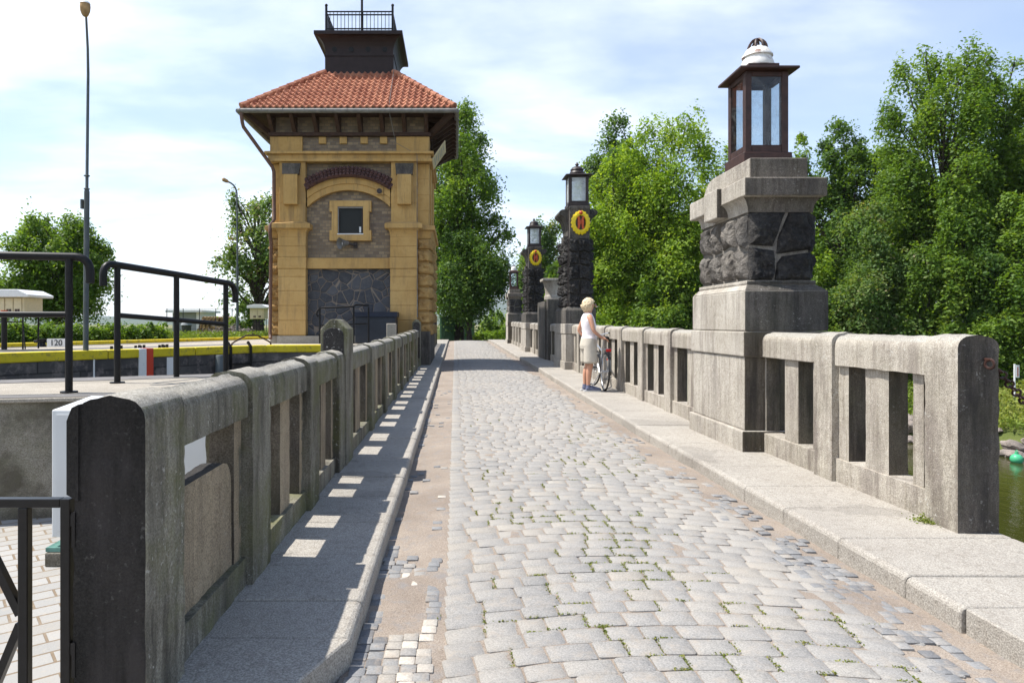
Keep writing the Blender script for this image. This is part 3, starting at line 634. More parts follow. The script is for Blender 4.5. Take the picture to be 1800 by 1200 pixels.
def lock_side():
    # brick forecourt left of the near parapet
    b = MB(); b.box(-9, -1.175, -6, 5.2, -.5, 0.0); struct(b.build("brick_paving", M['paving']))
    # near platform: stained concrete wall, pale top, darker strip toward the lock
    w = thing("platform_wall", (-3.4, 4.6, 0), "stained concrete retaining wall behind the pale cabinet, carrying the near lock platform", "wall")
    b = MB(); b.prism([(-5.4, 4.06), (-1.75, 4.85), (-1.75, 7.1), (-5.4, 5.45)], 'z', -5, .785); b.build("wall_body", M['conc_wall'], w)
    b = MB(); b.prism([(-5.42, 4.02), (-1.72, 4.82), (-1.72, 7.12), (-5.42, 5.47)], 'z', .786, .815); b.build("platform_slab", M['concrete'], w, bevel=.006, seg=1)
    b = MB(); b.prism([(-5.4, 5.0), (-1.74, 6.62), (-1.74, 7.08), (-5.4, 5.42)], 'z', .8155, .8195); b.build("asphalt_strip", M['asphalt'], w)
    b = MB(); b.prism([(-5.4, 4.05), (-1.74, 4.84), (-1.74, 4.98), (-5.4, 4.17)], 'z', .8155, .8195); b.build("asphalt_strip", M['asphalt'], w)
    # far lock platform and its dark stone wall
    f = thing("lock_wall", (-6, 15, 0), "dark stained stone lock wall with yellow nosing across the chamber", "wall")
    E = [(-18.1, -3.2), (-7.9, 11.8), (-4.55, 16.4), (-3.26, 16.62)]
    outline = E+[(-1.2, 17.0), (-1.2, 25.2), (-6.4, 24.3), (-7.33, 22.0), (-10.08, 15.1), (-12.5, 9.1), (-20, -3.2)]
    b = MB(); b.prism(outline, 'z', -5, .775, 0); b.build("wall_body", M['lockwall'], f)
    b = MB()
    o2 = [(x-.28*.808*0, y) for x, y in outline]; b.prism(o2, 'z', .776, .796); b.build("platform_slab", M['concrete'], f)
    # worn asphalt lane on the platform
    b = MB(); b.add([(-8.5, 12.4, .800), (-5.3, 17.3, .800), (-5.5, 18.2, .800), (-9.2, 12.9, .800)], [(0, 1, 2, 3)]); b.add([(-9.7, 14.6, .800), (-6.7, 22.0, .800), (-7.0, 22.3, .800), (-9.95, 15.0, .800)], [(0, 1, 2, 3)]); b.build("asphalt_strip", M['asphalt'], f)
    b = MB(); off = .03
    for (p, q) in zip(E, E[1:]):
        d = Vector((q[0]-p[0], q[1]-p[1])); L = d.length; d.normalize(); nn = Vector((d.y, -d.x)); k = max(1, int(L/1.55)); 
        for i in range(k):
            a = Vector(p)+d*(L*i/k+.006); c = Vector(p)+d*(L*(i+1)/k-.006)
            b.prism([tuple(a+nn*off), tuple(c+nn*off), tuple(c-nn*.26), tuple(a-nn*.26)], 'z', .635, .812)
    b.build("yellow_nosing", M['yellowpaint'], f, bevel=.02)
    b = MB(); b.prism([(-3.24, 16.66), (-1.2, 17.03), (-1.2, 17.3), (-3.24, 16.9)], 'z', .71, .805); b.build("stone_lip", M['concrete'], f)
    u = Vector((.589, .808)); nn = Vector((.808, -.589))
    def face_box(b, s0, s1, z0, z1, o0, o1, m=0):
        p = Vector((-6.36, 13.91)); q = [p+u*s0+nn*o0, p+u*s1+nn*o0, p+u*s1+nn*o1, p+u*s0+nn*o1]; b.prism([tuple(x) for x in q], 'z', z0, z1, m)
    b = MB(); face_box(b, -.10, .055, -1.8, .815, .0, .036); face_box(b, -.10, .055, .815, .818, -.26, .036); b.build("white_mark", M['whitepaint'], f)
    b = MB(); face_box(b, .058, .205, -1.8, .815, .0, .036); face_box(b, .058, .205, .815, .818, -.26, .036); b.build("red_mark", M['redpaint'], f)
    b = MB(); face_box(b, .52, .66, .25, .62, .0, .012); face_box(b, -1.0, -.97, -1.8, .66, 0, .012); b.build("pale_patch", M['whitepaint'], f)
    # yellow kerb at the back of the platform
    kb = thing("yellow_kerb", (-9, 20, .82), "long yellow painted kerb at the back of the lock platform", "kerb")
    b = MB(); K = [(-12.5, 9.1), (-10.08, 15.1), (-7.33, 22.0), (-6.4, 24.3), (-5.0, 24.6)]
    for (p, q) in zip(K, K[1:]):
        d = Vector((q[0]-p[0], q[1]-p[1])).normalized(); nn2 = Vector((-d.y, d.x)); b.prism([p, q, tuple(Vector(q)+nn2*.3), tuple(Vector(p)+nn2*.3)], 'z', .78, .885)
    b.build("kerb_stone", M['yellowpaint'], kb, bevel=.02)
lock_side()

# ------------------------------------------------------------------ PARAPETS AND PILLARS
def prof(x0, x1, zb, zt, r=.07, crown=.012):
    """rounded coping section between x0<x1"""
    P = [(x0, zb), (x1, zb)]; n = 5
    for i in range(n+1): a = math.pi/2*i/n; P.append((x1-r+r*math.cos(a), zt-crown-r+r*math.sin(a)))
    P.append(((x0+x1)/2, zt))
    for i in range(n+1): a = math.pi/2+math.pi/2*i/n; P.append((x0+r+r*math.cos(a), zt-crown-r+r*math.sin(a)))
    return P
def roughen(o, cuts, amp, seed=0, parent=None):
    """break the machine-straight edges of a near stone: subdivide and push points by noise"""
    from mathutils import noise as mn
    me = o.data; bm = bmesh.new(); bm.from_mesh(me)
    bmesh.ops.triangulate(bm, faces=[f for f in bm.faces if len(f.verts) > 4])
    for _ in range(6):
        es = [e for e in bm.edges if e.calc_length() > cuts]
        if not es: break
        bmesh.ops.subdivide_edges(bm, edges=es, cuts=1, use_grid_fill=True)
    bm.normal_update()
    for v in bm.verts:
        p = v.co*1.0; k = mn.noise(p*9+Vector((seed, 0, 0)))*.5+mn.noise(p*26+Vector((0, seed, 0)))*.3+mn.noise(p*60)*.2
        v.co += v.normal*amp*k
    bm.to_mesh(me); bm.free(); me.shade_smooth(); me.set_sharp_from_angle(angle=R(40))
def post_mesh(xa, xb_, y0, y1, zb, zt, front_crust):
    b = MB(); pr = prof(xa-.018, xb_+.018, zb, zt+.012, .07, .008)
    b.box(xa+.035, xb_-.035, y0+(.05 if front_crust else -.03), y1+.03, zb, zt-.05)
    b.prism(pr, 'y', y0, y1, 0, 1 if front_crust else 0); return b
def gabled(xa, xb_, y0, y1, zb, zt):
    b = MB(); xm = (xa+xb_)/2; e = .01
    sh = [(xa-e, zb), (xb_+e, zb), (xb_+e, zt-.085), (xm+.03, zt-.005), (xm, zt), (xm-.03, zt-.005), (xa-e, zt-.085)]
    b.prism(sh, 'y', y0, y1, 0)
    n = 8; w = (xb_-xa)/2-.012; arc = [(xa+.012, zb+.25)]+[(xb_-.012, zb+.25)]
    for i in range(n+1): a = math.pi*i/n; arc.append((xm+w*math.cos(a), zt-.135+.065*math.sin(a)))
    b.prism(arc, 'y', y0-.012, y0+.002, 1, 1)
    return b
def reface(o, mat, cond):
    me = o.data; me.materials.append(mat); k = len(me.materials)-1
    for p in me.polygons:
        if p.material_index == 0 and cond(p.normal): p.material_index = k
def parapet(name, label, xf, sgn, zt, elems, mats, open_top, open_bot, near=False, t=.20, group=None, tops=True, bal=None, dirt_shade=None):
    """elems: ('post',y0,y1) | ('gable',y0,y1,top) | ('bay',y0,y1,[(b0,b1,w),...], infill) along the bridge"""
    xa, xb_ = (xf, xf+t) if sgn > 0 else (xf-t, xf); y0 = elems[0][1]; y1 = elems[-1][2]
    root = thing(name, ((xa+xb_)/2, (y0+y1)/2, .11+rise((y0+y1)/2)), label, "parapet", group)
    g, crust = mats; k = 0
    for e in elems:
        k += 1; rz = rise((e[1]+e[2])/2); ze = zt+rz; zw = .11+rz
        if e[0] == 'post':
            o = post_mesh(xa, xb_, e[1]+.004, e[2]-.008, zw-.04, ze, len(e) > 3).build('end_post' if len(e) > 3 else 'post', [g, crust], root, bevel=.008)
            if e[1] < 5.4: o.modifiers.clear(); roughen(o, .05, .011, k)
            if tops: reface(o, M['granite_top'], lambda n: n.z > .55)
            if dirt_shade: reface(o, dirt_shade, lambda n: n.y < -.8)
        elif e[0] == 'gable':
            gabled(xa-(.02 if sgn > 0 else 0), xb_+(.02 if sgn < 0 else 0), e[1], e[2], zw-.04, ze+e[3]).build('gabled_post', [g, M['crust2']], root, bevel=.008)
        else:
            b = MB(); b.prism(prof(xa, xb_, open_top+rz, ze), 'y', e[1]+.012, e[2]-.008); o = b.build('rail', g, root, bevel=.008)
            if e[1] < 5.4: o.modifiers.clear(); roughen(o, .06, .010, k+20)
            if tops: reface(o, M['granite_top'], lambda n: n.z > .55)
            b = MB(); b.box(xa+.012, xb_-.012, e[1], e[2], zw-.04, open_bot+rz); o = b.build('plinth', g, root, bevel=.008)
            if e[1] < 5.4: o.modifiers.clear(); roughen(o, .06, .008, k+40)
            for (q0, q1) in e[3]:
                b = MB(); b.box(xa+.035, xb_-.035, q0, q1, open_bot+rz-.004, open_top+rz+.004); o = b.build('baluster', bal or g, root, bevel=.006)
                if e[1] < 5.4: o.modifiers.clear(); roughen(o, .06, .007, k+60)
                reface(o, M['granite_grime_shade'], lambda n: n.y < -.7)
            if len(e) > 4:
                b = MB(); q0, q1, zz = e[4]; pr = [(q0, open_bot), (q1, open_bot), (q1, zz-.09), (q1-.02, zz-.04), (q1-.06, zz-.01), (q1-.11, zz), (q0+.02, zz), (q0, zz-.03)]
                b.prism(pr, 'x', xa+.05, xb_-.045); o = b.build('infill_slab', bal or g, root); roughen(o, .05, .009, 99); reface(o, M['crust2'], lambda n: n.z > .25)
    return root
def bay(y0, y1, nb=1):
    L = y1-y0; pw = .10*L; out = [(y0+.002, y0+pw), (y1-pw, y1-.002)]
    bw = .22*L if nb == 1 else .14*L
    for i in range(nb): c = y0+L*(i+1)/(nb+1); out.append((c-bw/2, c+bw/2))
    return ('bay', y0, y1, out)
def run(y0, y1, n, post=.28, first=True, last=True):
    """n bays with posts between"""
    out = []; m = (y1-y0)/n
    for i in range(n):
        a = y0+i*m
        if i > 0: out.append(('post', a, a+post)); a += post
        out.append(bay(a, y0+(i+1)*m))
    return out
XL, XR = -.95, 2.90
GL = (M['granite_left'], M['crust']); GR = (M['granite'], M['granite_face'])  # right run's end face takes the darker granite with shade in its colour
parapet("stone_parapet", "mossy stone parapet on the left from its black end post to the dark tower plinth", XL, -1, 1.085,
        [('post', 2.05, 2.36, 1), ('bay', 2.36, 3.14, [(2.362, 2.46), (3.04, 3.138)], (2.465, 3.035, .715)), ('post', 3.14, 3.46), ('bay', 3.46, 4.40, [(3.462, 3.54), (3.84, 4.06), (4.32, 4.398)]),
         ('post', 4.40, 4.70), bay(4.70, 5.50), ('post', 5.50, 5.78), ('gable', 5.78, 6.17, .27)]+run(6.17, 18.15, 8)+[('gable', 18.15, 18.5, .27)], GL, .885, .24, t=.18, bal=M['granite_tan'], group="parapet runs of the bridge")
parapet("stone_parapet", "far stone parapet on the left, running on beyond the yellow tower", XL, -1, 1.085,
        [('post', 22.7, 23.0)]+run(23.0, 34.6, 8)+[('gable', 34.6, 35.0, .25)], (M['granite_left'], M['crust2']), .885, .24, t=.18, bal=M['granite_tan'], group="parapet runs of the bridge")
right1 = parapet("stone_parapet", "short stone parapet with iron hook on its end post, nearest on the right", XR, 1, 1.238,
        [('post', 3.91, 4.20, 1), ('bay', 4.20, 5.22, [(4.275, 4.375), (4.62, 4.88), (5.09, 5.21)]), ('post', 5.22, 5.49), ('bay', 5.49, 6.55, [(5.495, 5.60), (5.84, 6.08), (6.44, 6.54)])], GR, 1.0, .288, group="parapet runs of the bridge")
parapet("stone_parapet", "stone parapet behind the woman and bicycle, between the rubble pillars", XR, 1, 1.238, run(7.80, 17.3, 7), GR, 1.0, .288, group="parapet runs of the bridge")
parapet("stone_parapet", "short shaded stone parapet beside the pier with the stone stump", XR, 1, 1.238, run(19.0, 20.9, 1)+run(23.2, 26.6, 2), GR, 1.0, .288, group="parapet runs of the bridge")
parapet("stone_parapet", "farthest stone parapet on the right, running up to the last lamp pillar", XR, 1, 1.238, run(28.1, 35.4, 5), GR, 1.0, .288, group="parapet runs of the bridge")

def nub():
    root = bpy.data.objects['stone_parapet']; b = MB(); b.prism([(-1.165, .80), (-1.13, .78), (-1.13, 1.07), (-1.15, 1.06), (-1.165, 1.02)], 'y', 2.046, 2.36, 1); o = b.build('coping_return', [M['crust']], root); o.data.materials.clear(); o.data.materials.append(M['crust'])
nub()
def hook():
    r = thing("mooring_hook", (3.02, 3.9, 1.09), "rusty iron hook ring set in the right parapet's end post", "hook")
    b = MB(); b.torus((3.035, 3.875, 1.085), (1, .25, 0), .026, .008, 18, 6); b.tube([(3.035, 3.91, 1.11), (3.035, 3.87, 1.108)], .009); b.build("ring", M['rust_frame'], r, smooth=True)
    r = thing("iron_chain", (3.2, 4.0, .9), "dark chain hanging down from the right end post toward the water", "chain")
    b = MB(); p0 = Vector((3.12, 3.93, 1.06)); p1 = Vector((3.75, 4.15, .62)); n = 22
    for i in range(n):
        t = (i+.5)/n; p = p0.lerp(p1, t); p.z -= .10*4*t*(1-t)*.5; b.torus(p, ((.3, .9, .3) if i % 2 else (.6, -.2, .8)), .021, .0065, 12, 5)
    b.build("links", M['rust_frame'], r, smooth=True)
hook()

from mathutils import noise as mnoise
def rock_face(mb, poly, axis, face, depth, seed, m=0, amp=.85, soft=False):
    """rock-faced stone: convex polygon on a wall plane bulging out by depth. axis 'x': polygon in (y,z), grows along sign(depth) from x=face"""
    cx = sum(p[0] for p in poly)/len(poly); cy = sum(p[1] for p in poly)/len(poly); N = len(poly); sub = 5
    rim = []
    for i in range(N):
        a, b = poly[i], poly[(i+1) % N]
        for k in range(sub): t = k/sub; rim.append((a[0]+(b[0]-a[0])*t, a[1]+(b[1]-a[1])*t))
    K = len(rim); rings = ((1.0, -.3), (1.0, .0), (.965, .30), (.89, .68), (.76, .92), (.55, 1.0), (.32, 1.02), (.13, 1.03)); vs = []
    if soft: rings = ((1.0, -.3), (1.0, -.05), (.95, .28), (.86, .60), (.72, .86), (.52, .98), (.30, 1.02), (.13, 1.03))
    for f, h in rings:
        for (a, b) in rim:
            x = cx+(a-cx)*f; y = cy+(b-cy)*f
            nn = mnoise.noise(Vector((x*7+seed*3.3, y*7, seed)))*.7+mnoise.noise(Vector((x*17, y*17+seed, 3)))*.5+mnoise.noise(Vector((x*38, y*38+seed, 7)))*.25
            d = depth*(h+(nn*amp if h > .3 else nn*.12))
            jit = mnoise.noise(Vector((x*11+seed, y*11, 9)))*.012 if h > .1 else 0
            vs.append((face+d, x+jit, y+jit) if axis == 'x' else (x+jit, face+d, y+jit))
    vs.append((face+depth*1.05, cx, cy) if axis == 'x' else (cx, face+depth*1.05, cy))
    fs = [(r*K+i, r*K+(i+1) % K, (r+1)*K+(i+1) % K, (r+1)*K+i) for r in range(len(rings)-1) for i in range(K)]
    e = (len(rings)-1)*K; fs += [(e+i, e+(i+1) % K, len(vs)-1) for i in range(K)]
    mb.add(vs, fs, m)
def rubble(x0, x1, z0, z1, rows, rg, tw, gap=.014):
    """irregular coursed polygons filling a rectangle"""
    out = []; zs = [z0]; 
    for i in range(rows): zs.append(z0+(z1-z0)*(i+1)/rows+(0 if i == rows-1 else rg.uniform(-.12, .12)*(z1-z0)/rows))
    nodes = []
    for i in range(rows):
        n = max(1, round((x1-x0)/tw+rg.uniform(-.35, .35))); xs = [x0+(x1-x0)*k/n+(0 if k in (0, n) else rg.uniform(-.16, .16)*(x1-x0)/n) for k in range(n+1)]; nodes.append(xs)
    tilt = [[0 if i in (0, rows) else rg.uniform(-.17, .17)*(z1-z0)/rows for _ in range(8)] for i in range(rows+1)]
    def zat(i, x): 
        t = (x-x0)/(x1-x0)*3; k = min(2, int(t)); f = t-k; return zs[i]+tilt[i][k]*(1-f)+tilt[i][k+1]*f
    for i in range(rows):
        xs = nodes[i]
        for a, b in zip(xs, xs[1:]):
            la = 0 if a == x0 else rg.uniform(-.05, .05)*tw*2; lb = 0 if b == x1 else rg.uniform(-.05, .05)*tw*2
            P = [(a+gap, zat(i, a)+gap), ((a+b)/2, zat(i, (a+b)/2)+gap), (b-gap, zat(i, b)+gap), (b-gap+lb, (zs[i]+zs[i+1])/2), (b-gap, zat(i+1, b)-gap), ((a+b)/2, zat(i+1, (a+b)/2)-gap), (a+gap, zat(i+1, a)-gap), (a+gap+la, (zs[i]+zs[i+1])/2)]
            out.append(P)
    return out
def lantern(root, cx, cy, zb, w, d, h, fm, domem, glassm, cage=True):
    L = bpy.data.objects.new("lantern", None)
    # the lantern's body is a real mesh: plinth and corner frame; panes, roof and dome hang under it
    b = MB(); x0, x1, y0, y1 = cx-w/2, cx+w/2, cy-d/2, cy+d/2; s = .064*w/.42*1.0
    b.box(x0-.025, x1+.025, y0-.025, y1+.025, zb, zb+.10*h); z0 = zb+.10*h; z1 = zb+h*.88
    for x in (x0, x1-s):
        for y in (y0, y1-s): b.box(x, x+s, y, y+s, z0, z1)
    for (zz0, zz1) in ((z0, z0+.075*h), (z1-.05*h, z1)):
        b.box(x0+s, x1-s, y0+.004, y0+.03, zz0, zz1); b.box(x0+s, x1-s, y1-.03, y1-.004, zz0, zz1); b.box(x0+.004, x0+.03, y0+s, y1-s, zz0, zz1); b.box(x1-.03, x1-.004, y0+s, y1-s, zz0, zz1)
    bpy.data.objects.remove(L)
    L = b.build("lantern", fm, root, bevel=.006, seg=1)
    f = lambda nm, mb, mat, **kw: mb.build(nm, mat, None, **kw)
    def sub(nm, mb, mat, **kw):
        o = mb.build(nm, mat, root, **kw); o.parent = L; return o
    g0, g1 = z0+.075*h, z1-.05*h
    for nm, bx in (("pane", (x0+s, x1-s, y0+.012, y0+.018)), ("pane", (x0+s, x1-s, y1-.018, y1-.012)), ("pane", (x0+.012, x0+.018, y0+s, y1-s)), ("pane", (x1-.018, x1-.012, y0+s, y1-s))):
        b = MB(); b.box(*bx, g0, g1); sub(nm, b, glassm)
    b = MB(); o_ = .075*w/.42; b.frustum((x0-o_, x1+o_, y0-o_, y1+o_), (cx-w*.30, cx+w*.30, cy-d*.30, cy+d*.30), z1+.025*h, z1+.085*h); b.box(x0-o_, x1+o_, y0-o_, y1+o_, z1+.003*h, z1+.025*h); b.box(cx-w*.36, cx+w*.36, cy-d*.36, cy+d*.36, z1+.06*h, z1+.10*h); sub("lantern_roof", b, fm, bevel=.004, seg=1)
    r = w*.38; zz = z1+.10*h; b = MB(); k = h*.165
    b.lathe([(r, 0), (r*1.02, k*.10), (r*.88, k*.45), (r*.80, k*.62), (r*.92, k*.66), (r*.90, k*.76), (r*.80, k*.86), (r*.68, k*1.08), (r*.50, k*1.22), (r*.12, k*1.27)], (cx, cy, zz), 20); sub("dome", b, domem, smooth=True)
    b = MB()
    if cage:
        for i in range(4):
            a = math.pi*i/4+.2; rr = r*.55
            b.tube([(cx+rr*math.cos(t)*math.cos(a), cy+rr*math.cos(t)*math.sin(a), zz+k*1.14+rr*1.15*math.sin(t)) for t in np.linspace(0, math.pi, 11)], r*.075, 5)
    else: b.lathe([(r*.2, 0), (r*.16, k*.2), (r*.3, k*.3), (r*.2, k*.45), (r*.05, k*.75)], (cx, cy, zz+k*1.3), 10)
    sub("finial", b, fm, smooth=True)
    return L
def low_pillar(y0, label):
    """squat rubble pillar with lantern: near corner at y0, 1.4 m long"""
    y1 = y0+1.40; x0, x1 = 2.74, 3.52; rz = 0.0; rg = random.Random(3)
    root = thing("lamp_pillar", (3.13, (y0+y1)/2, .11), label, "lamp pillar", "lamp pillars along the right parapet")
    G = [M['granite_pillar'], M['granite_dark'], M['mortar']]
    b = MB()
    b.box(x0-.035, x1+.03, y0-.03, y1+.03, -.3, .305); b.box(x0, x1, y0+.005, y1-.005, .305, 1.0); b.box(x0-.018, x1+.018, y0-.018, y1+.018, 1.004, 1.243); 
    b.build("base", [M['granite_pillar']], root, bevel=.012); reface(root.children[-1] if root.children[-1].name.startswith('base') else [c for c in root.children if c.name.startswith('base')][0], M['granite_grime_shade'], lambda n: n.y < -.7)
    b = MB(); b.box(x0-.004, x1+.01, y0-.012, y1+.008, 1.247, 1.63); b.frustum((x0-.004, x1+.01, y0-.012, y1+.008), (x0+.045, x1-.07, y0+.06, y1-.06), 1.63, 1.69); b.box(x0+.045, x1-.07, y0+.06, y1-.06, 1.69, 1.73)
    o = b.build("upper_base", [M['granite_pillar']], root, bevel=.012); reface(o, M['granite_dark'], lambda n: n.y < -.5)  # camera side recoloured darker, its shade painted in together with dirt
    b = MB(); xa, xb2, ya, yb = x0+.075, x1-.10, y0+.09, y1-.09
    b.box(xa+.01, xb2-.01, ya+.01, yb-.01, 1.72, 2.40); b.build("core", M['mortar'], root)
    b = MB()
    for i, P in enumerate(rubble(ya, yb, 1.735, 2.385, 2, rg, .30, .018)): rock_face(b, P, 'x', xa+.01, -.062, 10+i, 0, .62, True)
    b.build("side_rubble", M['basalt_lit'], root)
    b = MB(); rg2 = random.Random(8); e = .007
    xm = xa+(xb2-xa)*.42
    polys = [[(xa+e, 1.735), (xm-.03, 1.735), (xm+.005, 1.80), (xm-.01, 2.02), (xa+e, 2.05)], [(xa+e, 2.075), (xm-.02, 2.06), (xm+.10, 2.385), (xa+e, 2.385)],
             [(xm+.0, 1.735), (xb2-e, 1.735), (xb2-e, 2.0), (xm+.07, 1.965), (xm+.02, 1.90)], [(xm+.015, 1.985), (xb2-e, 2.03), (xb2-e, 2.385), (xm+.135, 2.385), (xm+.03, 2.14)]]
    for i, P in enumerate(polys): rock_face(b, P, 'y', ya+.01, -.05, 30+i)
    for i, P in enumerate(rubble(xa, xb2, 1.735, 2.385, 2, rg2, .3, .008)): rock_face(b, P, 'y', yb-.01, .06, 40+i)
    for i, P in enumerate(rubble(ya, yb, 1.735, 2.385, 2, rg2, .36, .008)): rock_face(b, P, 'x', xb2-.01, .07, 50+i)
    b.build("end_rubble", M['basalt'], root)
    b = MB(); n = 6    # cavetto neck
    prev = None
    for i in range(n):
        def off(k): a = math.pi/2*k/n; return .085*(1-math.cos(a))
        zz = lambda k: 2.385+.14*math.sin(math.pi/2*k/n)
        o0, o1 = off(i), off(i+1); bs = .03
        b.frustum((xa-bs+.02-o0, xb2+bs-.02+o0, ya-bs+.02-o0*.7, yb+bs-.02+o0*.7), (xa-bs+.02-o1, xb2+bs-.02+o1, ya-bs+.02-o1*.7, yb+bs-.02+o1*.7), zz(i), zz(i+1))
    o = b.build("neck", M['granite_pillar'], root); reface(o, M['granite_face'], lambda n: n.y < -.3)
    b = MB(); b.box(x0-.005, x1+.0, y0-.015, y1+.03, 2.525, 2.70); yk = (y0+y1)/2+.03
    b.box(x0-.055, x0+.10, yk-.18, yk+.18, 2.40, 2.703); b.box(x0-.028, x0+.10, yk+.18, y1+.034, 2.50, 2.698)
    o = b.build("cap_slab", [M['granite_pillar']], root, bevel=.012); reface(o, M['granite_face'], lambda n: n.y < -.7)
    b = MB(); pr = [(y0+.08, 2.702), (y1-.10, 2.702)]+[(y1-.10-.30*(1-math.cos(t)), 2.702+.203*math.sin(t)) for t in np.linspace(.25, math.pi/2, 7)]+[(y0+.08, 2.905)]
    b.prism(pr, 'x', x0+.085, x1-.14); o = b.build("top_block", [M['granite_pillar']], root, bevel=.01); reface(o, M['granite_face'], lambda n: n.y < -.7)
    lantern(root, 3.09, y0+.52, 2.908, .43, .43, 1.035, M['rust_frame'], M['whitedome'], M['glass'], True)
    return root
p1 = low_pillar(6.46, "squat rubble lamp pillar with white-domed lantern, nearest on the right")
p4 = copy_tree(p1); p4.location = (3.13, 36.1, .11+rise(36)); p4["label"] = "smallest squat lamp pillar with white-domed lantern, at the far bridge end"

def tall_pillar(y0, label):
    root = thing("lamp_pillar", (3.12, y0+.9, .11+rise(y0)), label, "lamp pillar", "lamp pillars along the right parapet")
    q = rise(y0+.9); rg = random.Random(21); x0, x1, y1 = 2.74, 3.50, y0+1.75
    b = MB(); b.box(x0-.03, x1+.03, y0-.03, y1+.03, -.3, .30+q); b.box(x0, x1, y0, y1, .30+q, .98+q); b.box(x0-.015, x1+.015, y0-.015, y1+.015, .985+q, 1.24+q); b.build("base", M['granite_pillar'], root, bevel=.012)
    b = MB(); b.box(x0+.002, x1, y0+.003, y1, 1.244+q, 1.57+q); b.frustum((x0+.002, x1, y0+.003, y1), (x0+.06, x1-.06, y0+.07, y1-.07), 1.57+q, 1.66+q); b.build("upper_base", M['granite_dark'], root, bevel=.012)
    xa, xb2, ya, yb = x0+.09, x1-.10, y0+.12, y0+1.35; z0, z1 = 1.65+q, 3.37+q
    # shaft narrows a little upwards
    b = MB(); b.frustum((xa+.02, xb2-.02, ya+.02, yb-.02), (xa+.05, xb2-.05, ya+.04, yb-.08), z0, z1); b.build("shaft_core", M['granite_dark'], root)
    b = MB()
    for i, P in enumerate(rubble(xa, xb2, z0, z1, 5, rg, .30, .012)): rock_face(b, P, 'y', ya+.02, -.075, 70+i)
    for i, P in enumerate(rubble(ya, yb, z0, z1, 6, rg, .34, .012)): rock_face(b, P, 'x', xa+.025, -.10, 90+i)
    for i, P in enumerate(rubble(ya, yb, z0, z1, 6, rg, .34, .012)): rock_face(b, P, 'x', xb2-.02, .09, 120+i)
    for i, P in enumerate(rubble(xa, xb2, z0, z1, 5, rg, .30, .012)): rock_face(b, P, 'y', yb-.05, .07, 150+i)
    b.build("shaft_rubble", M['basalt'], root)
    b = MB(); zc0, zc1 = z1, 4.16+q; xc0, xc1 = xa+.04, xb2-.03
    b.box(xc0, xc1, ya+.02, yb-.12, zc0, zc1-.03)
    b.box(xc0-.012, xc1+.012, ya+.005, yb-.10, zc1-.06, zc1+.02)
    for sg, xx in ((-1, xc0), (1, xc1)):       # outward curling scrolls
        pr = [(xx, zc0+.05)]+[(xx+sg*.20*(1-math.cos(t)), zc0+.10+.50*math.sin(t)) for t in np.linspace(0, math.pi/2, 8)]+[(xx+sg*.235, zc1-.13), (xx+sg*.225, zc1-.075), (xx+sg*.17, zc1-.04), (xx, zc1-.03)]
        b.prism(pr, 'y', ya+.16, yb-.16)
    b.box(xc0-.10, xc0, ya+.35, ya+.75, zc0-.42, zc0+.10)
    b.build("carved_head", M['granite_dark'], root, bevel=.012)
    b = MB(); b.tube([(xa-.02, ya-.03, z0-.2), (xa+.005, ya-.02, zc1)], .012, 6); b.build("conductor_rod", M['dark_frame'], root)
    # yellow scalloped wreath with its orange-red letter-like mark
    ex, ez, ey = (xc0+xc1)/2+.02, zc1-.40, ya+.018; n = 64; b = MB(); vs = []
    for i in range(n):
        t = 2*math.pi*i/n; s = abs(math.cos(9*t))**.6*.040; ca, sa = math.cos(t), math.sin(t)
        ro = (.205+s, .27+s); vs += [(ex+ro[0]*ca, ey, ez+ro[1]*sa), (ex+ro[0]*ca, ey-.03, ez+ro[1]*sa), (ex+.175*ca, ey-.062, ez+.235*sa), (ex+.135*ca, ey-.055, ez+.185*sa), (ex+.125*ca, ey, ez+.175*sa)]
    fs = [(i*5+k, i*5+k+1, ((i+1) % n)*5+k+1, ((i+1) % n)*5+k) for i in range(n) for k in range(4)]
    b.add(vs, fs); w = b.build("wreath", M['emblem_yellow'], root, smooth=True)
    def sub(nm, mb, mat, **k): o = mb.build(nm, mat, root, **k); o.parent = w
    b = MB()
    for sx in (-1, 1):
        pts = [(ex+sx*.075, ez-.165), (ex+sx*.04, ez-.09), (ex+sx*.055, ez), (ex+sx*.045, ez+.09), (ex+sx*.07, ez+.165)]
        for a, c in zip(pts, pts[1:]): b.bar((a[0], ey-.025, a[1]), (c[0], ey-.025, c[1]), .05, .05)
    for k in range(3): b.bar((ex-.055, ey-.025, ez-.06+.035*k), (ex+.055, ey-.025, ez+.015+.035*k), .04, .022)
    sub("red_mark", b, M['emblem_red'])
    b = MB(); b.ball((ex, ey-.05, ez+.245), .05, 14, 10); sub("red_boss", b, M['emblem_red'], smooth='all')
    lantern(root, (xc0+xc1)/2, ya+.40, zc1+.02, .50, .50, .90, M['dark_frame'], M['dark_frame'], M['milk'], False)
    return root
p3 = tall_pillar(16.95, "tall dark rubble lamp pillar with yellow wreath, the nearer of the two wreathed")
p2 = copy_tree(p3); p2.location = (3.12, 26.5+.9, .11+rise(26.5)); p2["label"] = "tall dark rubble lamp pillar with yellow wreath, the farther of the two wreathed"

def pier():
    r = thing("stone_pier", (3.1, 22, .15), "plain dark stone pier topped by a weathered stone stump, between the wreathed pillars", "pier"); q = rise(22)
    b = MB(); b.box(2.84, 3.5, 20.95, 21.25, 0, 1.98+q); b.box(2.80, 3.5, 21.25, 23.2, 0, 1.93+q); b.build("pier_body", M['granite_dark'], r, bevel=.02)
    b = MB(); b.lathe([(.30, 0), (.30, .12), (.27, .16), (.27, .30), (.32, .52), (.36, .60)], (3.17, 22.0, 1.98+q), 18); b.box(2.78, 3.56, 21.62, 22.38, 2.575+q, 2.66+q); b.build("stump", M['granite_pillar'], r, bevel=.015, smooth=True)
pier()

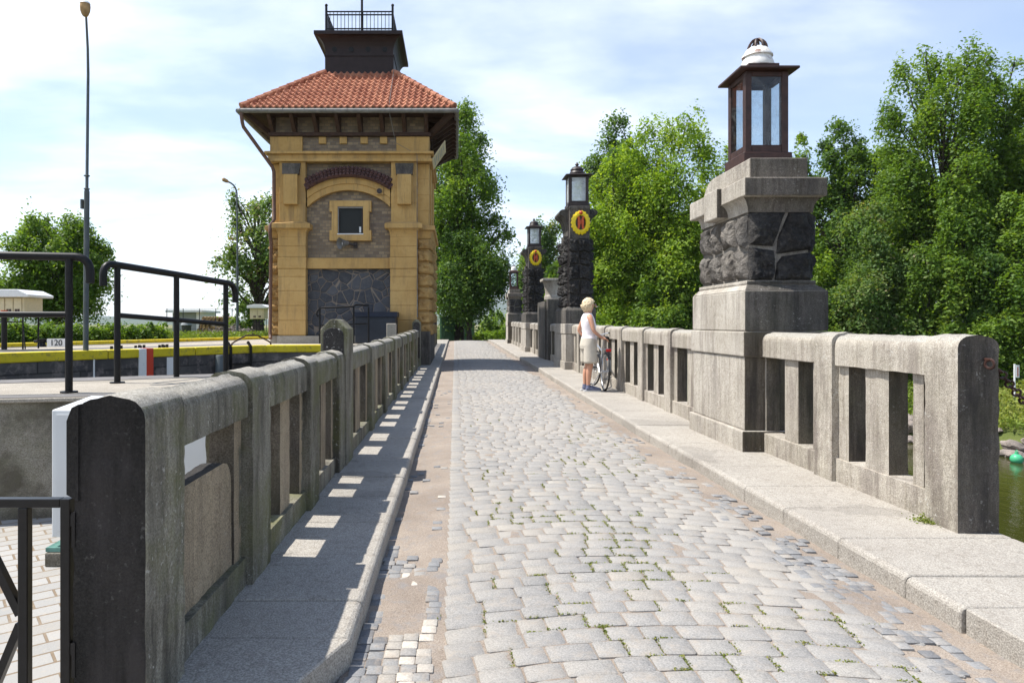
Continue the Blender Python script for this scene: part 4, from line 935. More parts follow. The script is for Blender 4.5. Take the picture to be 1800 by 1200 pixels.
# ------------------------------------------------------------------ TOWER
def tower():
    T = thing("lock_tower", (-2.87, 20.7, .82), "yellow sandstone lock keeper's tower with red tiled roof and dark cabin on top", "tower")
    Y, YR, B, BS, P = M['yellow'], M['yellow_rough'], M['brick'], M['brick_side'], M['poly']
    xl, xr, yf, yb = -5.06, -.68, 18.72, 22.3       # body
    zf = .80
    # core walls
    b = MB(); b.box(xl+.12, xr-.12, yf+.06, yb-.02, zf, 6.46); b.build("wall", BS, T)
    b = MB(); b.box(-4.08, -1.74, 18.752, 18.80, 3.12, 6.2); b.build("brick_panel", B, T)
    b = MB(); b.box(-4.08, -1.74, 18.752, 18.80, 1.02, 2.83); b.build("basalt_panel", P, T)
    # pilasters with coursed blocks
    for (x0, x1) in ((-4.80, -4.05), (-1.76, -1.03)):
        b = MB(); zs = [1.02, 1.42, 1.82, 2.22, 2.60, 2.82]
        for a, c in zip(zs, zs[1:]): b.box(x0, x1, 18.50, 18.80, a+.006, c-.006)
        b.box(x0+.01, x1-.01, 18.515, 18.79, 1.0, 2.9)
        b.box(x0-.012, x1+.012, 18.485, 18.80, 2.826, 3.13)
        for a, c in ((3.136, 3.42), (3.432, 3.68)): b.box(x0, x1, 18.50, 18.80, a, c)
        b.box(x0+.01, x1-.01, 18.515, 18.79, 3.1, 3.7)
        b.build("pilaster", Y, T, bevel=.008, seg=1)
        b = MB(); n = 5
        for i in range(n):      # flaring capital
            o0 = .10*(1-math.cos(math.pi/2*i/n)); o1 = .10*(1-math.cos(math.pi/2*(i+1)/n)); z0 = 3.68+.22*math.sin(math.pi/2*i/n); z1 = 3.68+.22*math.sin(math.pi/2*(i+1)/n)
            b.frustum((x0-o0, x1+o0, 18.50-o0, 18.82), (x0-o1, x1+o1, 18.50-o1, 18.82), z0, z1)
        b.box(x0-.14, x1+.14, 18.37, 18.82, 3.902, 4.03); b.frustum((x0-.14, x1+.14, 18.37, 18.82), (x0+.0, x1+.0, 18.52, 18.82), 4.03, 4.09); b.build("capital", Y, T, bevel=.01)
        b = MB(); b.box(x0+.02, x1-.02, 18.56, 18.80, 4.07, 5.72)
        for a in (4.60, 5.05): b.box(x0+.012, x1-.012, 18.553, 18.80, a, a+.30)
        b.build("upper_pilaster", Y, T, bevel=.008, seg=1)
        xm = (x0+x1)/2+(-.02 if x0 < -3 else .02); b = MB(); b.box(xm-.19, xm+.19, 18.40, 18.555, 4.55, 5.36); b.build("pilaster_block", Y, T, bevel=.01)
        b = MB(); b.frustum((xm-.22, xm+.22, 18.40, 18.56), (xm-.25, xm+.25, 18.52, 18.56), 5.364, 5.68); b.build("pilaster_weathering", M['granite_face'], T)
    b = MB(); b.box(-4.06, -1.75, 18.62, 18.79, 2.832, 3.124); b.build("string_course", Y, T, bevel=.01)
    b = MB(); b.box(-4.82, -1.0, 18.47, 18.85, zf, 1.0); b.box(xl, xr, yf-.06, yb, zf, 1.0); b.build("plinth", M['concrete'], T, bevel=.015)
    # corner quoins: rock-faced below the ledge, smooth above
    rg = random.Random(2)
    zq = [1.0+i*.335 for i in range(9)]; zq[-1] = 3.66
    for i, (a, c) in enumerate(zip(zq, zq[1:])):
        for (q0, q1, sgn) in ((xl, -4.78, -1), (-1.06, xr, 1)):
            b = MB(); e = .016; out = .05
            xo = q0-.02 if sgn < 0 else q1+.02
            X0, X1 = (xo, q1) if sgn < 0 else (q0, xo)
            rock_face(b, [(X0+e, a+e), (X1-e, a+e), (X1-e, c-e), (X0+e, c-e)], 'y', yf+.04, -.11, 200+i+(sgn+1)*30)
            for k in range(4):
                u0 = yf+.04+(yb-yf)*k/4; u1 = yf+(yb-yf)*(k+1)/4
                if k in (1, 2) and sgn < 0: continue
                rock_face(b, [(u0+e, a+e), (u1-e, a+e), (u1-e, c-e), (u0+e, c-e)], 'x', xo-sgn*.05, .10*sgn, 240+i*4+k)
            b.build("quoin", YR, T, smooth='all')
    for (q0, q1) in ((xl+.015, -4.7), (-1.1, xr-.015)): b = MB(); b.box(q0+.02, q1-.02, yf+.03, yb-.02, 1.0, 3.66); b.build("quoin_core", Y, T)
    for (q0, q1, sgn) in ((xl, -4.80, -1), (-1.04, xr, 1)):
        b = MB(); b.frustum((q0, q1, yf, yb), (q0-.05*(sgn < 0)*1.6, q1+.08*(sgn > 0), yf-.08, yb+.05), 3.66, 3.87); b.box(q0-(.13 if sgn < 0 else -.02), q1+(.13 if sgn > 0 else -.02), yf-.14, yb+.1, 3.875, 4.0); b.build("corner_ledge", Y, T, bevel=.012)
    for (q0, q1) in ((xl+.03, -4.76), (-1.09, xr-.03)):
        b = MB(); z = 4.0
        while z < 5.70: b.box(q0, q1, yf+.02, yb-.02, z+.004, min(5.72, z+.42)-.004); z += .43
        b.box(q0+.01, q1-.01, yf+.03, yb-.03, 4.0, 5.7); b.build("upper_quoin", Y, T, bevel=.01)
    # side face: strips between the corners
    for yy in (yf+.55, yb-1.1): b = MB(); b.box(xr-.16, xr+.012, yy, yy+.55, 4.02, 5.7); b.build("side_pilaster", Y, T, bevel=.01)
    # arch band, brick above and hood of dark tiles
    cx = -2.90; hw = 1.13; zc = 3.35; r_in = 1.62; r_out = 1.98
    def arc(r, t): return (cx+r*math.sin(t), zc+r*math.cos(t))
    tin = math.asin(hw/r_in); tout = math.asin(hw/r_out); n = 22
    for nm, ra, rb, y0 in (("arch_band", r_in, r_in+.17, 18.60), ("arch_band", r_in+.172, r_out, 18.57)):
        b = MB(); pa = []; pb = []
        for i in range(n+1):
            f = -1+2*i/n
            pa.append(arc(ra, f*math.asin(hw/ra))); pb.append(arc(rb, f*math.asin(hw/rb)))
        for i in range(n):
            q = [pa[i], pa[i+1], pb[i+1], pb[i]]; b.add([(x, y0, z) for x, z in q]+[(x, 18.79, z) for x, z in q], [(0, 1, 2, 3), (7, 6, 5, 4), (0, 4, 5, 1), (2, 6, 7, 3)])
        b.build(nm, Y, T)
    b = MB()      # hood: rows of small dark barrel tiles over the arch
    for i in range(23):
        f = -1+2*i/22; t = f*math.asin((hw-.05)/(r_out+.1)); p0 = arc(r_out+.0, t); p1 = arc(r_out+.24, t)
        for k in range(3):
            u = k/3; q0 = Vector((p0[0]+(p1[0]-p0[0])*u, 18.44+.10*u, p0[1]+(p1[1]-p0[1])*u)); q1 = Vector((p0[0]+(p1[0]-p0[0])*(u+.42), 18.44+.10*(u+.42)+.035, p0[1]+(p1[1]-p0[1])*(u+.42))); b.tube([q0, q1], [.056, .046], 7)
    for i in range(n):
        f0, f1 = -1+2*i/n, -1+2*(i+1)/n; t0, t1 = f0*math.asin(hw/r_out), f1*math.asin(hw/r_out)
        a0, a1, c0, c1 = arc(r_out-.02, t0), arc(r_out-.02, t1), arc(r_out+.27, t0), arc(r_out+.27, t1)
        b.add([(a0[0], 18.47, a0[1]), (a1[0], 18.47, a1[1]), (c1[0], 18.60, c1[1]), (c0[0], 18.60, c0[1]), (a0[0], 18.77, a0[1]), (a1[0], 18.77, a1[1])], [(0, 1, 2, 3), (0, 4, 5, 1)])
    b.build("arch_hood", M['tile_dark'], T, smooth=True)
    # window
    wx0, wx1, wz0, wz1 = -3.20, -2.51, 3.76, 4.52
    b = MB(); f = .165
    b.box(wx0-f, wx0, 18.60, 18.79, wz0-.06, wz1+.06); b.box(wx1, wx1+f, 18.60, 18.79, wz0-.06, wz1+.06)
    b.box(wx0-f-.06, wx1+f+.06, 18.595, 18.79, wz1+.0, wz1+.16); b.box(wx0-f-.06, wx1+f+.06, 18.59, 18.79, wz0-.17, wz0-.0)
    b.box(wx0-f-.06, wx0-.0, 18.598, 18.79, wz0, wz0+.12); b.box(wx1+.0, wx1+f+.06, 18.598, 18.79, wz0, wz0+.12); b.box(wx0-f-.06, wx0, 18.598, 18.79, wz1-.14, wz1); b.box(wx1, wx1+f+.06, 18.598, 18.79, wz1-.14, wz1)
    b.build("window_surround", Y, T, bevel=.008, seg=1)
    b = MB(); s = .045
    b.box(wx0, wx0+s, 18.66, 18.79, wz0, wz1); b.box(wx1-s, wx1, 18.66, 18.79, wz0, wz1); b.box(wx0+s, wx1-s, 18.66, 18.79, wz0, wz0+s); b.box(wx0+s, wx1-s, 18.66, 18.79, wz1-s, wz1)
    w = b.build("window", M['cabin'], T)
    def sub(nm, mb, mat, par=w): o = mb.build(nm, mat, T); o.parent = par
    b = MB(); b.box(wx0+s, wx1-s, 18.70, 18.71, wz0+s, wz1-s); sub("pane", b, M['winglass'])
    b = MB(); b.box(wx0, wx1, 18.615, 18.655, wz1-.05, wz1-.004); b.box(wx0, wx0+.03, 18.615, 18.655, wz0, wz1-.054); sub("shutter_box", b, M['zinc'])
    b = MB(); b.box(wx0-.01, wx1+.01, 18.58, 18.655, wz0-.005, wz0+.022); sub("window_sill", b, M['white'])
    b = MB(); b.box(wx1-.115, wx1-.065, 18.695, 18.699, wz0+.06, wz0+.22); sub("notice", b, M['white'])
    # cornice and frieze
    b = MB(); b.box(xl-.06, xr+.06, 18.47, yb+.06, 5.72, 5.80); b.box(xl-.02, xr+.02, 18.52, yb+.03, 5.80, 5.92); b.box(xl-.10, xr+.10, 18.43, yb+.1, 5.92, 5.99); b.build("cornice", Y, T, bevel=.012)
    b = MB(); b.box(xl+.10, xr-.10, 18.66, yb-.05, 5.99, 7.0); b.build("frieze_brick", B, T)
    for q in [(xl+.02, -4.16, 18.58, 19.3, 5.995, 6.42), (-1.60, xr-.02, 18.58, 19.3, 5.995, 6.42), (xr-.6, xr-.02, yb-.7, yb, 5.995, 6.42)]+[(x-.10, x+.10, 18.60, 18.70, 6.23, 6.42) for x in (-3.62, -3.05, -2.48, -1.95)]: b = MB(); b.box(*q); b.build("frieze_block", Y, T, bevel=.01)
    # timber plate, brackets, rafters
    ex0, ex1, ey0, ey1 = -5.66, -.02, 18.03, 22.98; ez = 6.96
    b = MB(); b.box(xl-.02, xr+.02, 18.52, 18.66, 6.425, 6.52); b.box(xr-.10, xr+.04, 18.66, yb, 6.425, 6.52); b.box(xl-.04, xl+.1, 18.66, yb, 6.425, 6.52); b.build("timber_plate", M['soffit'], T)
    for i in range(8):
        x = xl+.10+(xr-xl-.2)*i/7
        b = MB(); b.bar((x, 18.62, 6.50), (x, 18.62, 6.94), .11, .11); b.bar((x, 18.64, 6.50), (x, 18.10, 6.92), .10, .10); b.build("eave_bracket", M['soffit'], T)
    for i in range(9):
        y = 18.75+3.5*i/8
        b = MB(); b.bar((xr-.05, y, 6.44), (.0, y, 6.93), .09, .12); b.bar((-.75, y, 6.92), (.03, y, 6.86), .08, .12); b.build("rafter", M['soffit'], T)
    for i in range(7):
        y = 18.75+3.5*i/6; b = MB(); b.bar((xl+.05, y, 6.48), (ex0+.06, y, 6.93), .09, .12); b.build("rafter", M['soffit'], T)
    for q in (((xr, 18.66, 6.5), (ex1-.05, ey0+.08, 6.93)), ((xl, 18.66, 6.5), (ex0+.05, ey0+.08, 6.93)), ((xr, yb, 6.5), (ex1-.05, ey1-.08, 6.93))): b = MB(); b.bar(*q, .12, .14); b.build("rafter", M['soffit'], T)
    b = MB(); b.box(ex0+.02, ex1-.02, ey0+.02, ey1-.02, 6.965, 7.0); b.build("soffit_boards", M['soffit'], T)
    # roof: four hipped slopes of barrel tiles
    cabx0, cabx1, caby0, caby1 = -3.72, -1.76, 19.52, 21.5; zt = 8.46
    Rf = bpy.data.meshes; b = MB(); 
    def slope(p0, p1, q0, q1):
        p0, p1, q0, q1 = map(Vector, (p0, p1, q0, q1)); along = (p1-p0).normalized(); up = ((q0+q1)/2-(p0+p1)/2); H = up.length; nrm = along.cross(up).normalized()
        if nrm.z < 0: nrm = -nrm
        L = (p1-p0).length; per = .170; nw = int(L/per); ns = nw*8; rows = 11; rs = rows*3
        vs = []
        lv = [];
        for r in range(rows):
            lv += [(r/rows, 1.0), ((r+.96)/rows, .15), ]
        lv += [(1.0, .15)]
        c0 = (p0+p1)/2
        for v, h in lv:
            a = p0.lerp(q0, v); e = p1.lerp(q1, v); Lh = (e-a).length/2; m = (a+e)/2
            for i in range(ns+1):
                u = -L/2+L*i/ns; w = math.cos(2*math.pi*u/per); jx = .006*mnoise.noise(Vector((u*7, v*40, 1)))
                uc = max(-Lh, min(Lh, u)); d = along.dot(m-c0)
                wave = .042*(w if w > 0 else w*.55)
                vs.append(m+along*(uc)+nrm*(.03+wave+.038*h+jx))
        W_ = ns+1; fs = []
        for r in range(len(lv)-1):
            for i in range(ns):
                q = (r*W_+i, r*W_+i+1, (r+1)*W_+i+1, (r+1)*W_+i)
                if len({tuple(round(c, 4) for c in vs[k]) for k in q}) >= 3: fs.append(q)
        # closing edge of the lowest row
        k0 = len(vs); vs += [v-nrm*.05-Vector((0, 0, .01)) for v in vs[:W_]]
        fs += [(i, k0+i, k0+i+1, i+1) for i in range(ns)]
        b.add(vs, fs)
    A, Bc, Cc, D = (ex0, ey0, ez+.05), (ex1, ey0, ez+.05), (ex1, ey1, ez+.05), (ex0, ey1, ez+.05)
    a, bb, c, d = (cabx0, caby0, zt), (cabx1, caby0, zt), (cabx1, caby1, zt), (cabx0, caby1, zt)
    slope(A, Bc, a, bb); slope(Bc, Cc, bb, c); slope(Cc, D, c, d); slope(D, A, d, a)
    roof = b.build("roof", M['tile'], T, smooth=True, fix=False)
    for p, q in ((A, a), (Bc, bb), (Cc, c), (D, d)):
        b = MB(); p, q = Vector(p)+Vector((0, 0, .06)), Vector(q)+Vector((0, 0, .06)); n = 11
        for i in range(n): b.tube([p.lerp(q, i/n), p.lerp(q, (i+1.08)/n)], [.095, .075], 8)
        o = b.build("hip_ridge", M['tile'], T, smooth=True); o.parent = roof
    # gutters and downpipe
    b = MB()
    def gut(p, q): b.tube([p, q], .062, 10)
    gz = 6.93
    gut((ex0-.06, ey0-.06, gz), (ex1+.06, ey0-.06, gz)); gut((ex1+.06, ey0-.06, gz), (ex1+.06, ey1+.06, gz)); gut((ex0-.06, ey0-.06, gz), (ex0-.06, ey1+.06, gz)); gut((ex0-.06, ey1+.06, gz), (ex1+.06, ey1+.06, gz))
    n = 11
    for i in range(n): x = ex0+(ex1-ex0)*i/(n-1); b.torus((x, ey0-.06, gz), (1, 0, 0), .064, .008, 14, 5)
    for i in range(14): y = ey0+(ey1-ey0)*i/13; b.torus((ex1+.06, y, gz), (0, 1, 0), .064, .008, 14, 5)
    b.build("gutter", M['zinc'], T, smooth=True)
    b = MB(); b.tube([(ex0+.02, ey0-.05, gz-.04), (ex0+.05, ey0-.03, 6.62), (ex0+.07, ey0, 6.52), (-4.93, 18.43, 5.55), (-4.90, 18.46, 5.42), (-4.90, 18.5, 4.15), (-4.98, 18.40, 3.98), (-4.99, 18.40, 3.75), (-4.99, 18.52, 3.5), (-5.02, 18.52, 1.05), (-4.98, 18.42, .93)], .048, 10); b.build("downpipe", M['pipe_brown'], T, smooth=True)
    # cabin on the roof
    b = MB(); b.box(cabx0, cabx1, caby0, caby1, zt-.12, 9.0); b.box(cabx0-.02, cabx1+.02, caby0-.02, caby1+.02, 8.97, 9.01)
    cxm, cym = (cabx0+cabx1)/2, (caby0+caby1)/2; hx, hy = 1.25, 1.25
    n = 6
    def half(k): return (cabx1-cabx0)/2+(hx-(cabx1-cabx0)/2)*(1-math.cos(math.pi/2*k/n))*1.0
    b.box(cabx0+.01, cabx1-.01, caby0+.01, caby1-.01, 9.0, 9.3)
    for k in range(n):
        z0, z1 = 9.02+.48*math.sin(math.pi/2*k/n), 9.02+.48*math.sin(math.pi/2*(k+1)/n); h0, h1 = half(k)-.02, half(k+1)-.02; b.frustum((cxm-h0, cxm+h0, cym-h0, cym+h0), (cxm-h1, cxm+h1, cym-h1, cym+h1), z0, z1)
    b.box(cxm-hx, cxm+hx, cym-hy, cym+hy, 9.50, 9.60)
    cab = b.build("cabin", M['cabin'], T)
    for i in range(4):
        x = cabx0+.27+i*.48; b = MB(); b.tube([(x, caby0-.006, 9.16), (x, caby0+.05, 9.16)], .075, 14); o = b.build("round_vent", M['iron'], T, smooth=True); o.parent = cab
    b = MB(); z0 = 9.60; g = .95; yy0, yy1 = cym-g, cym+g; xx0, xx1 = cxm-g, cxm+g
    for x in (xx0, xx1):
        for y in (yy0, yy1): b.box(x-.03, x+.03, y-.03, y+.03, z0, z0+.80); b.ball((x, y, z0+.84), .045, 8, 6)
    for z in (z0+.05, z0+.17, z0+.57, z0+.66):
        b.bar((xx0, yy0, z), (xx1, yy0, z), .03, .03); b.bar((xx0, yy1, z), (xx1, yy1, z), .03, .03); b.bar((xx0, yy0, z), (xx0, yy1, z), .03, .03); b.bar((xx1, yy0, z), (xx1, yy1, z), .03, .03)
    for i in range(1, 18):
        t = i/18
        for y in (yy0, yy1): b.bar((xx0+2*g*t, y, z0+.05), (xx0+2*g*t, y, z0+.65), .016, .016)
        for x in (xx0, xx1): b.bar((x, yy0+2*g*t, z0+.05), (x, yy0+2*g*t, z0+.65), .016, .016)
    b.build("roof_railing", M['iron'], T)
    b = MB(); b.tube([(cxm+.05, cym-.8, z0), (cxm+.05, cym-.8, z0+2.6)], .035, 8); b.box(cxm-.06, cxm+.16, cym-.9, cym-.7, z0, z0+.05); b.build("mast", M['iron'], T)
    # plinth standing out on the pavement
    b = MB(); b.box(-1.12, -.675, 18.55, 22.6, .1, 1.12+.0); b.build("dark_plinth", M['granite_dark'], T, bevel=.02)
    b = MB(); b.tube([(-1.02, 18.44, 1.5), (-1.02, 18.44, 2.12)], .015, 6); b.tube([(-1.02, 18.45, 2.12), (-1.03, 18.47, 5.9), (-1.6, 18.4, 6.2), (-1.75, 17.96, 6.98), (-1.74, 19.45, 8.6)], .008, 5); b.build("lightning_conductor", M['zinc'], T)
    # separate things fixed to the tower
    s = thing("loudspeaker", (-3.05, 18.5, 3.5), "grey horn loudspeaker on the brick wall under the tower window", "loudspeaker")
    b = MB(); d = Vector((-.75, -.6, -.1)).normalized(); p = Vector((-2.92, 18.60, 3.52)); hs = [(.0, .07), (.10, .10), (.20, .15), (.26, .19)]
    b.tube([p+d*t for t, r in hs], [r*.85 for t, r in hs], 14, caps=False); b.build("horn", M['zinc'], s, smooth=True)
    b = MB(); b.tube([p+d*.10, p+d*.16], [.03, .05], 10); b.build("driver_cone", M['white'], s, smooth=True)
    b = MB(); b.bar((-2.92, 18.60, 3.52), (-2.72, 18.70, 3.48), .05, .05); b.box(-2.78, -2.68, 18.70, 18.755, 3.40, 3.55); b.build("bracket", M['dark_frame'], s)
    s = thing("floodlight", (-2.05, 18.5, 4.8), "small round yellow-rimmed lamp on the tower's arch", "lamp")
    b = MB(); b.box(-2.15, -1.96, 18.53, 18.57, 4.83, 5.02); b.build("back_plate", M['yellow'], s); b = MB(); b.lathe([(.07, 0), (.07, .03)], (0, 0, 0), 16); b.v = [(-2.055+x, 18.53-z, 4.925+y) for x, y, z in b.v]; b.build("lens", M['dark_frame'], s, smooth=True)
    s = thing("notice_board", (-.3, 18.6, 6.3), "tilted cream notice board hung under the tower's right eave", "sign")
    b = MB(); o = Vector((-.645, 18.78, 5.85)); u = Vector((.0, 1.25, .0)); v = Vector((.36, .0, .52)); n_ = u.cross(v).normalized()*.02
    b.add([o, o+u, o+u+v, o+v, o+n_, o+u+n_, o+u+v+n_, o+v+n_], [(0, 1, 2, 3), (4, 7, 6, 5), (0, 4, 5, 1), (1, 5, 6, 2), (2, 6, 7, 3), (3, 7, 4, 0)]); b.build("board", M['cream'], s)
    b = MB()
    for k in range(6):
        a0 = o+u*.14+v*(.14+.13*k)-n_*.0; L = (.7, .5, .72, .6, .7, .4)[k]; w = v*.05
        for sgn in (1.12, -.12): b.add([a0+n_*sgn, a0+u*L+n_*sgn, a0+u*L+w+n_*sgn, a0+w+n_*sgn], [(0, 1, 2, 3)])
    b.build("text_lines", M['grey'], s)
    s = thing("storage_chest", (-1.9, 18.0, .82), "dark navy storage chest against the foot of the tower", "chest")
    b = MB(); b.box(-2.60, -1.55, 17.75, 18.42, .83, 1.50); b.build("chest_body", M['navy'], s, bevel=.01); b = MB(); b.frustum((-2.64, -1.51, 17.70, 18.44), (-2.64, -1.51, 17.85, 18.44), 1.503, 1.64); b.build("lid", M['navy'], s, bevel=.012)
    b = MB(); 
    for k in range(4): b.box(-2.55, -1.60, 17.738, 17.749, .92+.14*k, 1.02+.14*k)
    b.build("front_slats", M['navy'], s)
    s = thing("stone_marker", (-1.3, 14.2, .9), "small pale stone block standing behind the left parapet", "block")
    b = MB(); b.box(-1.46, -1.26, 14.5, 14.7, -.2, 1.33); b.build("block", M['concrete'], s, bevel=.015)
tower()

# ------------------------------------------------------------------ LOCK SIDE: gate, cabinet, rails, lamps, hut
def curve_pts(a, b, c, n=6):
    a, b, c = map(Vector, (a, b, c)); return [a*(1-t)**2+b*2*t*(1-t)+c*t*t for t in np.linspace(0, 1, n)]
def gate():
    g = thing("iron_gate", (-1.6, 2.12, 0), "black tubular iron gate with diagonal braces, hinged to the parapet's black end post", "gate")
    y = 2.08; s = .030
    b = MB(); b.box(-2.9, -1.196, y-s/2, y+s/2, .755, .782); b.box(-1.196, -1.166, y-s/2, y+s/2, .02, .782); b.box(-2.9, -1.196, y-s/2, y+s/2, .06, .088)
    for x in (-1.31, -1.87, -2.43): b.box(x-s/2, x+s/2, y-s/2+.001, y+s/2-.001, .088, .755)
    b.build("gate_frame", M['iron_gloss'], g, bevel=.003)
    for x in (-1.31, -1.87):
        b = MB(); b.bar((x-.012, y, .43), (x-.17, y, .75), .024, .024); b.build("brace", M['iron_gloss'], g)
        b = MB(); b.bar((x-.012, y, .40), (x-.14, y, .09), .024, .024); b.build("brace", M['iron_gloss'], g)
    for z in (.70, .31):
        b = MB(); b.box(-1.166, -1.143, y-.012, y+.012, z, z+.035); b.box(-1.152, -1.142, y-.03, y+.02, z-.06, z+.045); b.build("hinge", M['iron_gloss'], g)
gate()
def cabinet():
    c = thing("switch_cabinet", (-1.8, 3.85, 0), "pale grey metal cabinet on green feet behind the left parapet", "cabinet")
    b = MB(); x0, x1, y0, y1 = -2.20, -1.30, 3.72, 4.12
    b.prism([(y0, .15), (y1, .15), (y1, .88), (y0, .845)], 'x', x0, x1); b.build("cabinet_body", M['cab'], c, bevel=.008)
    b = MB(); b.box(x0+.03, (x0+x1)/2-.004, y0-.012, y0-.001, .19, .82); b.box((x0+x1)/2+.004, x1-.03, y0-.012, y0-.001, .19, .82); b.build("door", M['cab'], c)
    for x in (x0-.0, x1-.30):
        b = MB(); b.box(x-.02, x+.30, y0-.03, y1+.02, .0, .075); f = b.build("foot", M['conc_wall'], c, bevel=.006)
        b = MB(); b.box(x-.02, x+.26, y0-.02, y0+.12, .078, .10); b.box(x+.10, x+.14, y0+.0, y0+.04, .10, .15); b.box(x+.17, x+.21, y0+.0, y0+.04, .10, .15); b.build("foot_plate", M['teal'], c)
    b = MB(); b.frustum((x0+.09, x0+.22, y0-.06, y0-.02), (x0+.13, x0+.27, y0-.03, y0-.013), .10, .235); b.build("bent_plate", M['white'], c)
cabinet()
def rail(label, pts, mids, drop0, drop1, H=.985, zb=.815, dz=(0, 0, 0)):
    g = thing("handrail", (pts[len(pts)//2][0], pts[len(pts)//2][1], zb), label, "handrail", "black handrails by the lock")
    P = [Vector((x, y, zb+q)) for (x, y), q in zip(pts, dz)]; top = [p+Vector((0, 0, H)) for p in P]
    for p in P:
        b = MB(); b.tube([p, p+Vector((0, 0, H-.01))], .026, 12); b.tube([p, p+Vector((0, 0, .012))], .06, 12); b.build("post", M['iron'], g, smooth=True)
    path = []
    d0 = (top[0]-top[1]).normalized(); d1 = (top[-1]-top[-2]).normalized()
    if drop0: e = top[0]+d0*.10; path += [e+d0*.04+Vector((0, 0, -.19))]+curve_pts(e+d0*.04+Vector((0, 0, -.10)), e+d0*.035, e-d0*.06, 6)
    path += top if not drop0 else top[1:-1] if drop1 else top[1:]
    if drop1: e = top[-1]+d1*.10; path = [p for p in path if p is not top[-1]]+curve_pts(e-d1*.06, e+d1*.035, e+d1*.04+Vector((0, 0, -.10)), 6)+[e+d1*.04+Vector((0, 0, -.19))]
    b = MB(); b.tube(path, .030, 12); b.build("top_rail", M['iron'], g, smooth=True)
    b = MB()
    for a, c in mids: b.tube([P[a]+Vector((0, 0, H*.575)), P[c]+Vector((0, 0, H*.575))], .022, 10)
    b.build("middle_rail", M['iron'], g, smooth=True)
rail("black handrail with curved end, cut by the photo's left edge", [(-4.9, 4.50), (-3.85, 4.72), (-2.80, 4.95)], [(0, 1), (1, 2)], False, True)
rail("black handrail with two curved ends, standing right of the tall lamp post", [(-2.85, 5.76), (-2.60, 6.37), (-2.345, 6.98)], [(0, 1), (1, 2)], True, True, .995, dz=(.0, -.035, -.075))
def lamp(x, y, zb, h, label, straight):
    g = thing("street_lamp", (x, y, zb), label, "street lamp", "street lamps of the lock yard")
    if straight:
        b = MB(); b.tube([(x, y, zb), (x+.02, y, zb+3.05)], .05, 12); b.box(x-.09, x-.05, y-.03, y+.03, zb+2.72, zb+2.9); b.tube([(x+.02, y, zb+3.05), (x+.02, y, zb+3.10), (x+.045, y-.0, zb+5.3)], [.05, .03, .026], 10); b.tube([(x+.045, y, zb+5.3), (x+.07, y-.06, zb+5.75), (x+.14, y-.25, zb+h-.22)], [.026, .023, .02], 10)
        for z in (3.35, 3.10): b.torus((x+.02, y, zb+z), (0, 0, 1), .045, .012, 14, 6)
        b.build("pole", M['galv'], g, smooth=True)
        c = (x+.14, y-.28, zb+h-.26); b = MB(); b.lathe([(.04, 0), (.06, .03), (.085, .10), (.092, .18), (.085, .23)], c, 16); o = b.build("lamp_head", M['log'], g, smooth=True)
        b = MB(); b.lathe([(.092, .232), (.075, .265), (.03, .275)], c, 16); b.build("lamp_cap", M['white'], g, smooth=True)
    else:
        b = MB(); b.tube([(x, y, zb), (x, y, zb+3)], .055, 10); b.tube([(x, y, zb+3), (x-.02, y, zb+h-.6)]+curve_pts((x-.02, y, zb+h-.5), (x-.05, y, zb+h-.1), (x-.38, y-.1, zb+h), 6), .035, 10); b.build("pole", M['galv'], g, smooth=True)
        b = MB(); b.tube([(x-.33, y-.09, zb+h-.03), (x-.42, y-.1, zb+h+.02), (x-.55, y-.15, zb+h+.08), (x-.60, y-.16, zb+h+.09)], [.03, .08, .085, .03], 10); b.build("lamp_head", M['log'], g, smooth=True)
lamp(-7.06, 13.05, .797, 6.53, "tall grey street lamp standing alone at the left, seen against open sky", True)
lamp(-9.25, 29.0, .75, 6.60, "thin grey street lamp with bent arm, beside the sparse oak", False)

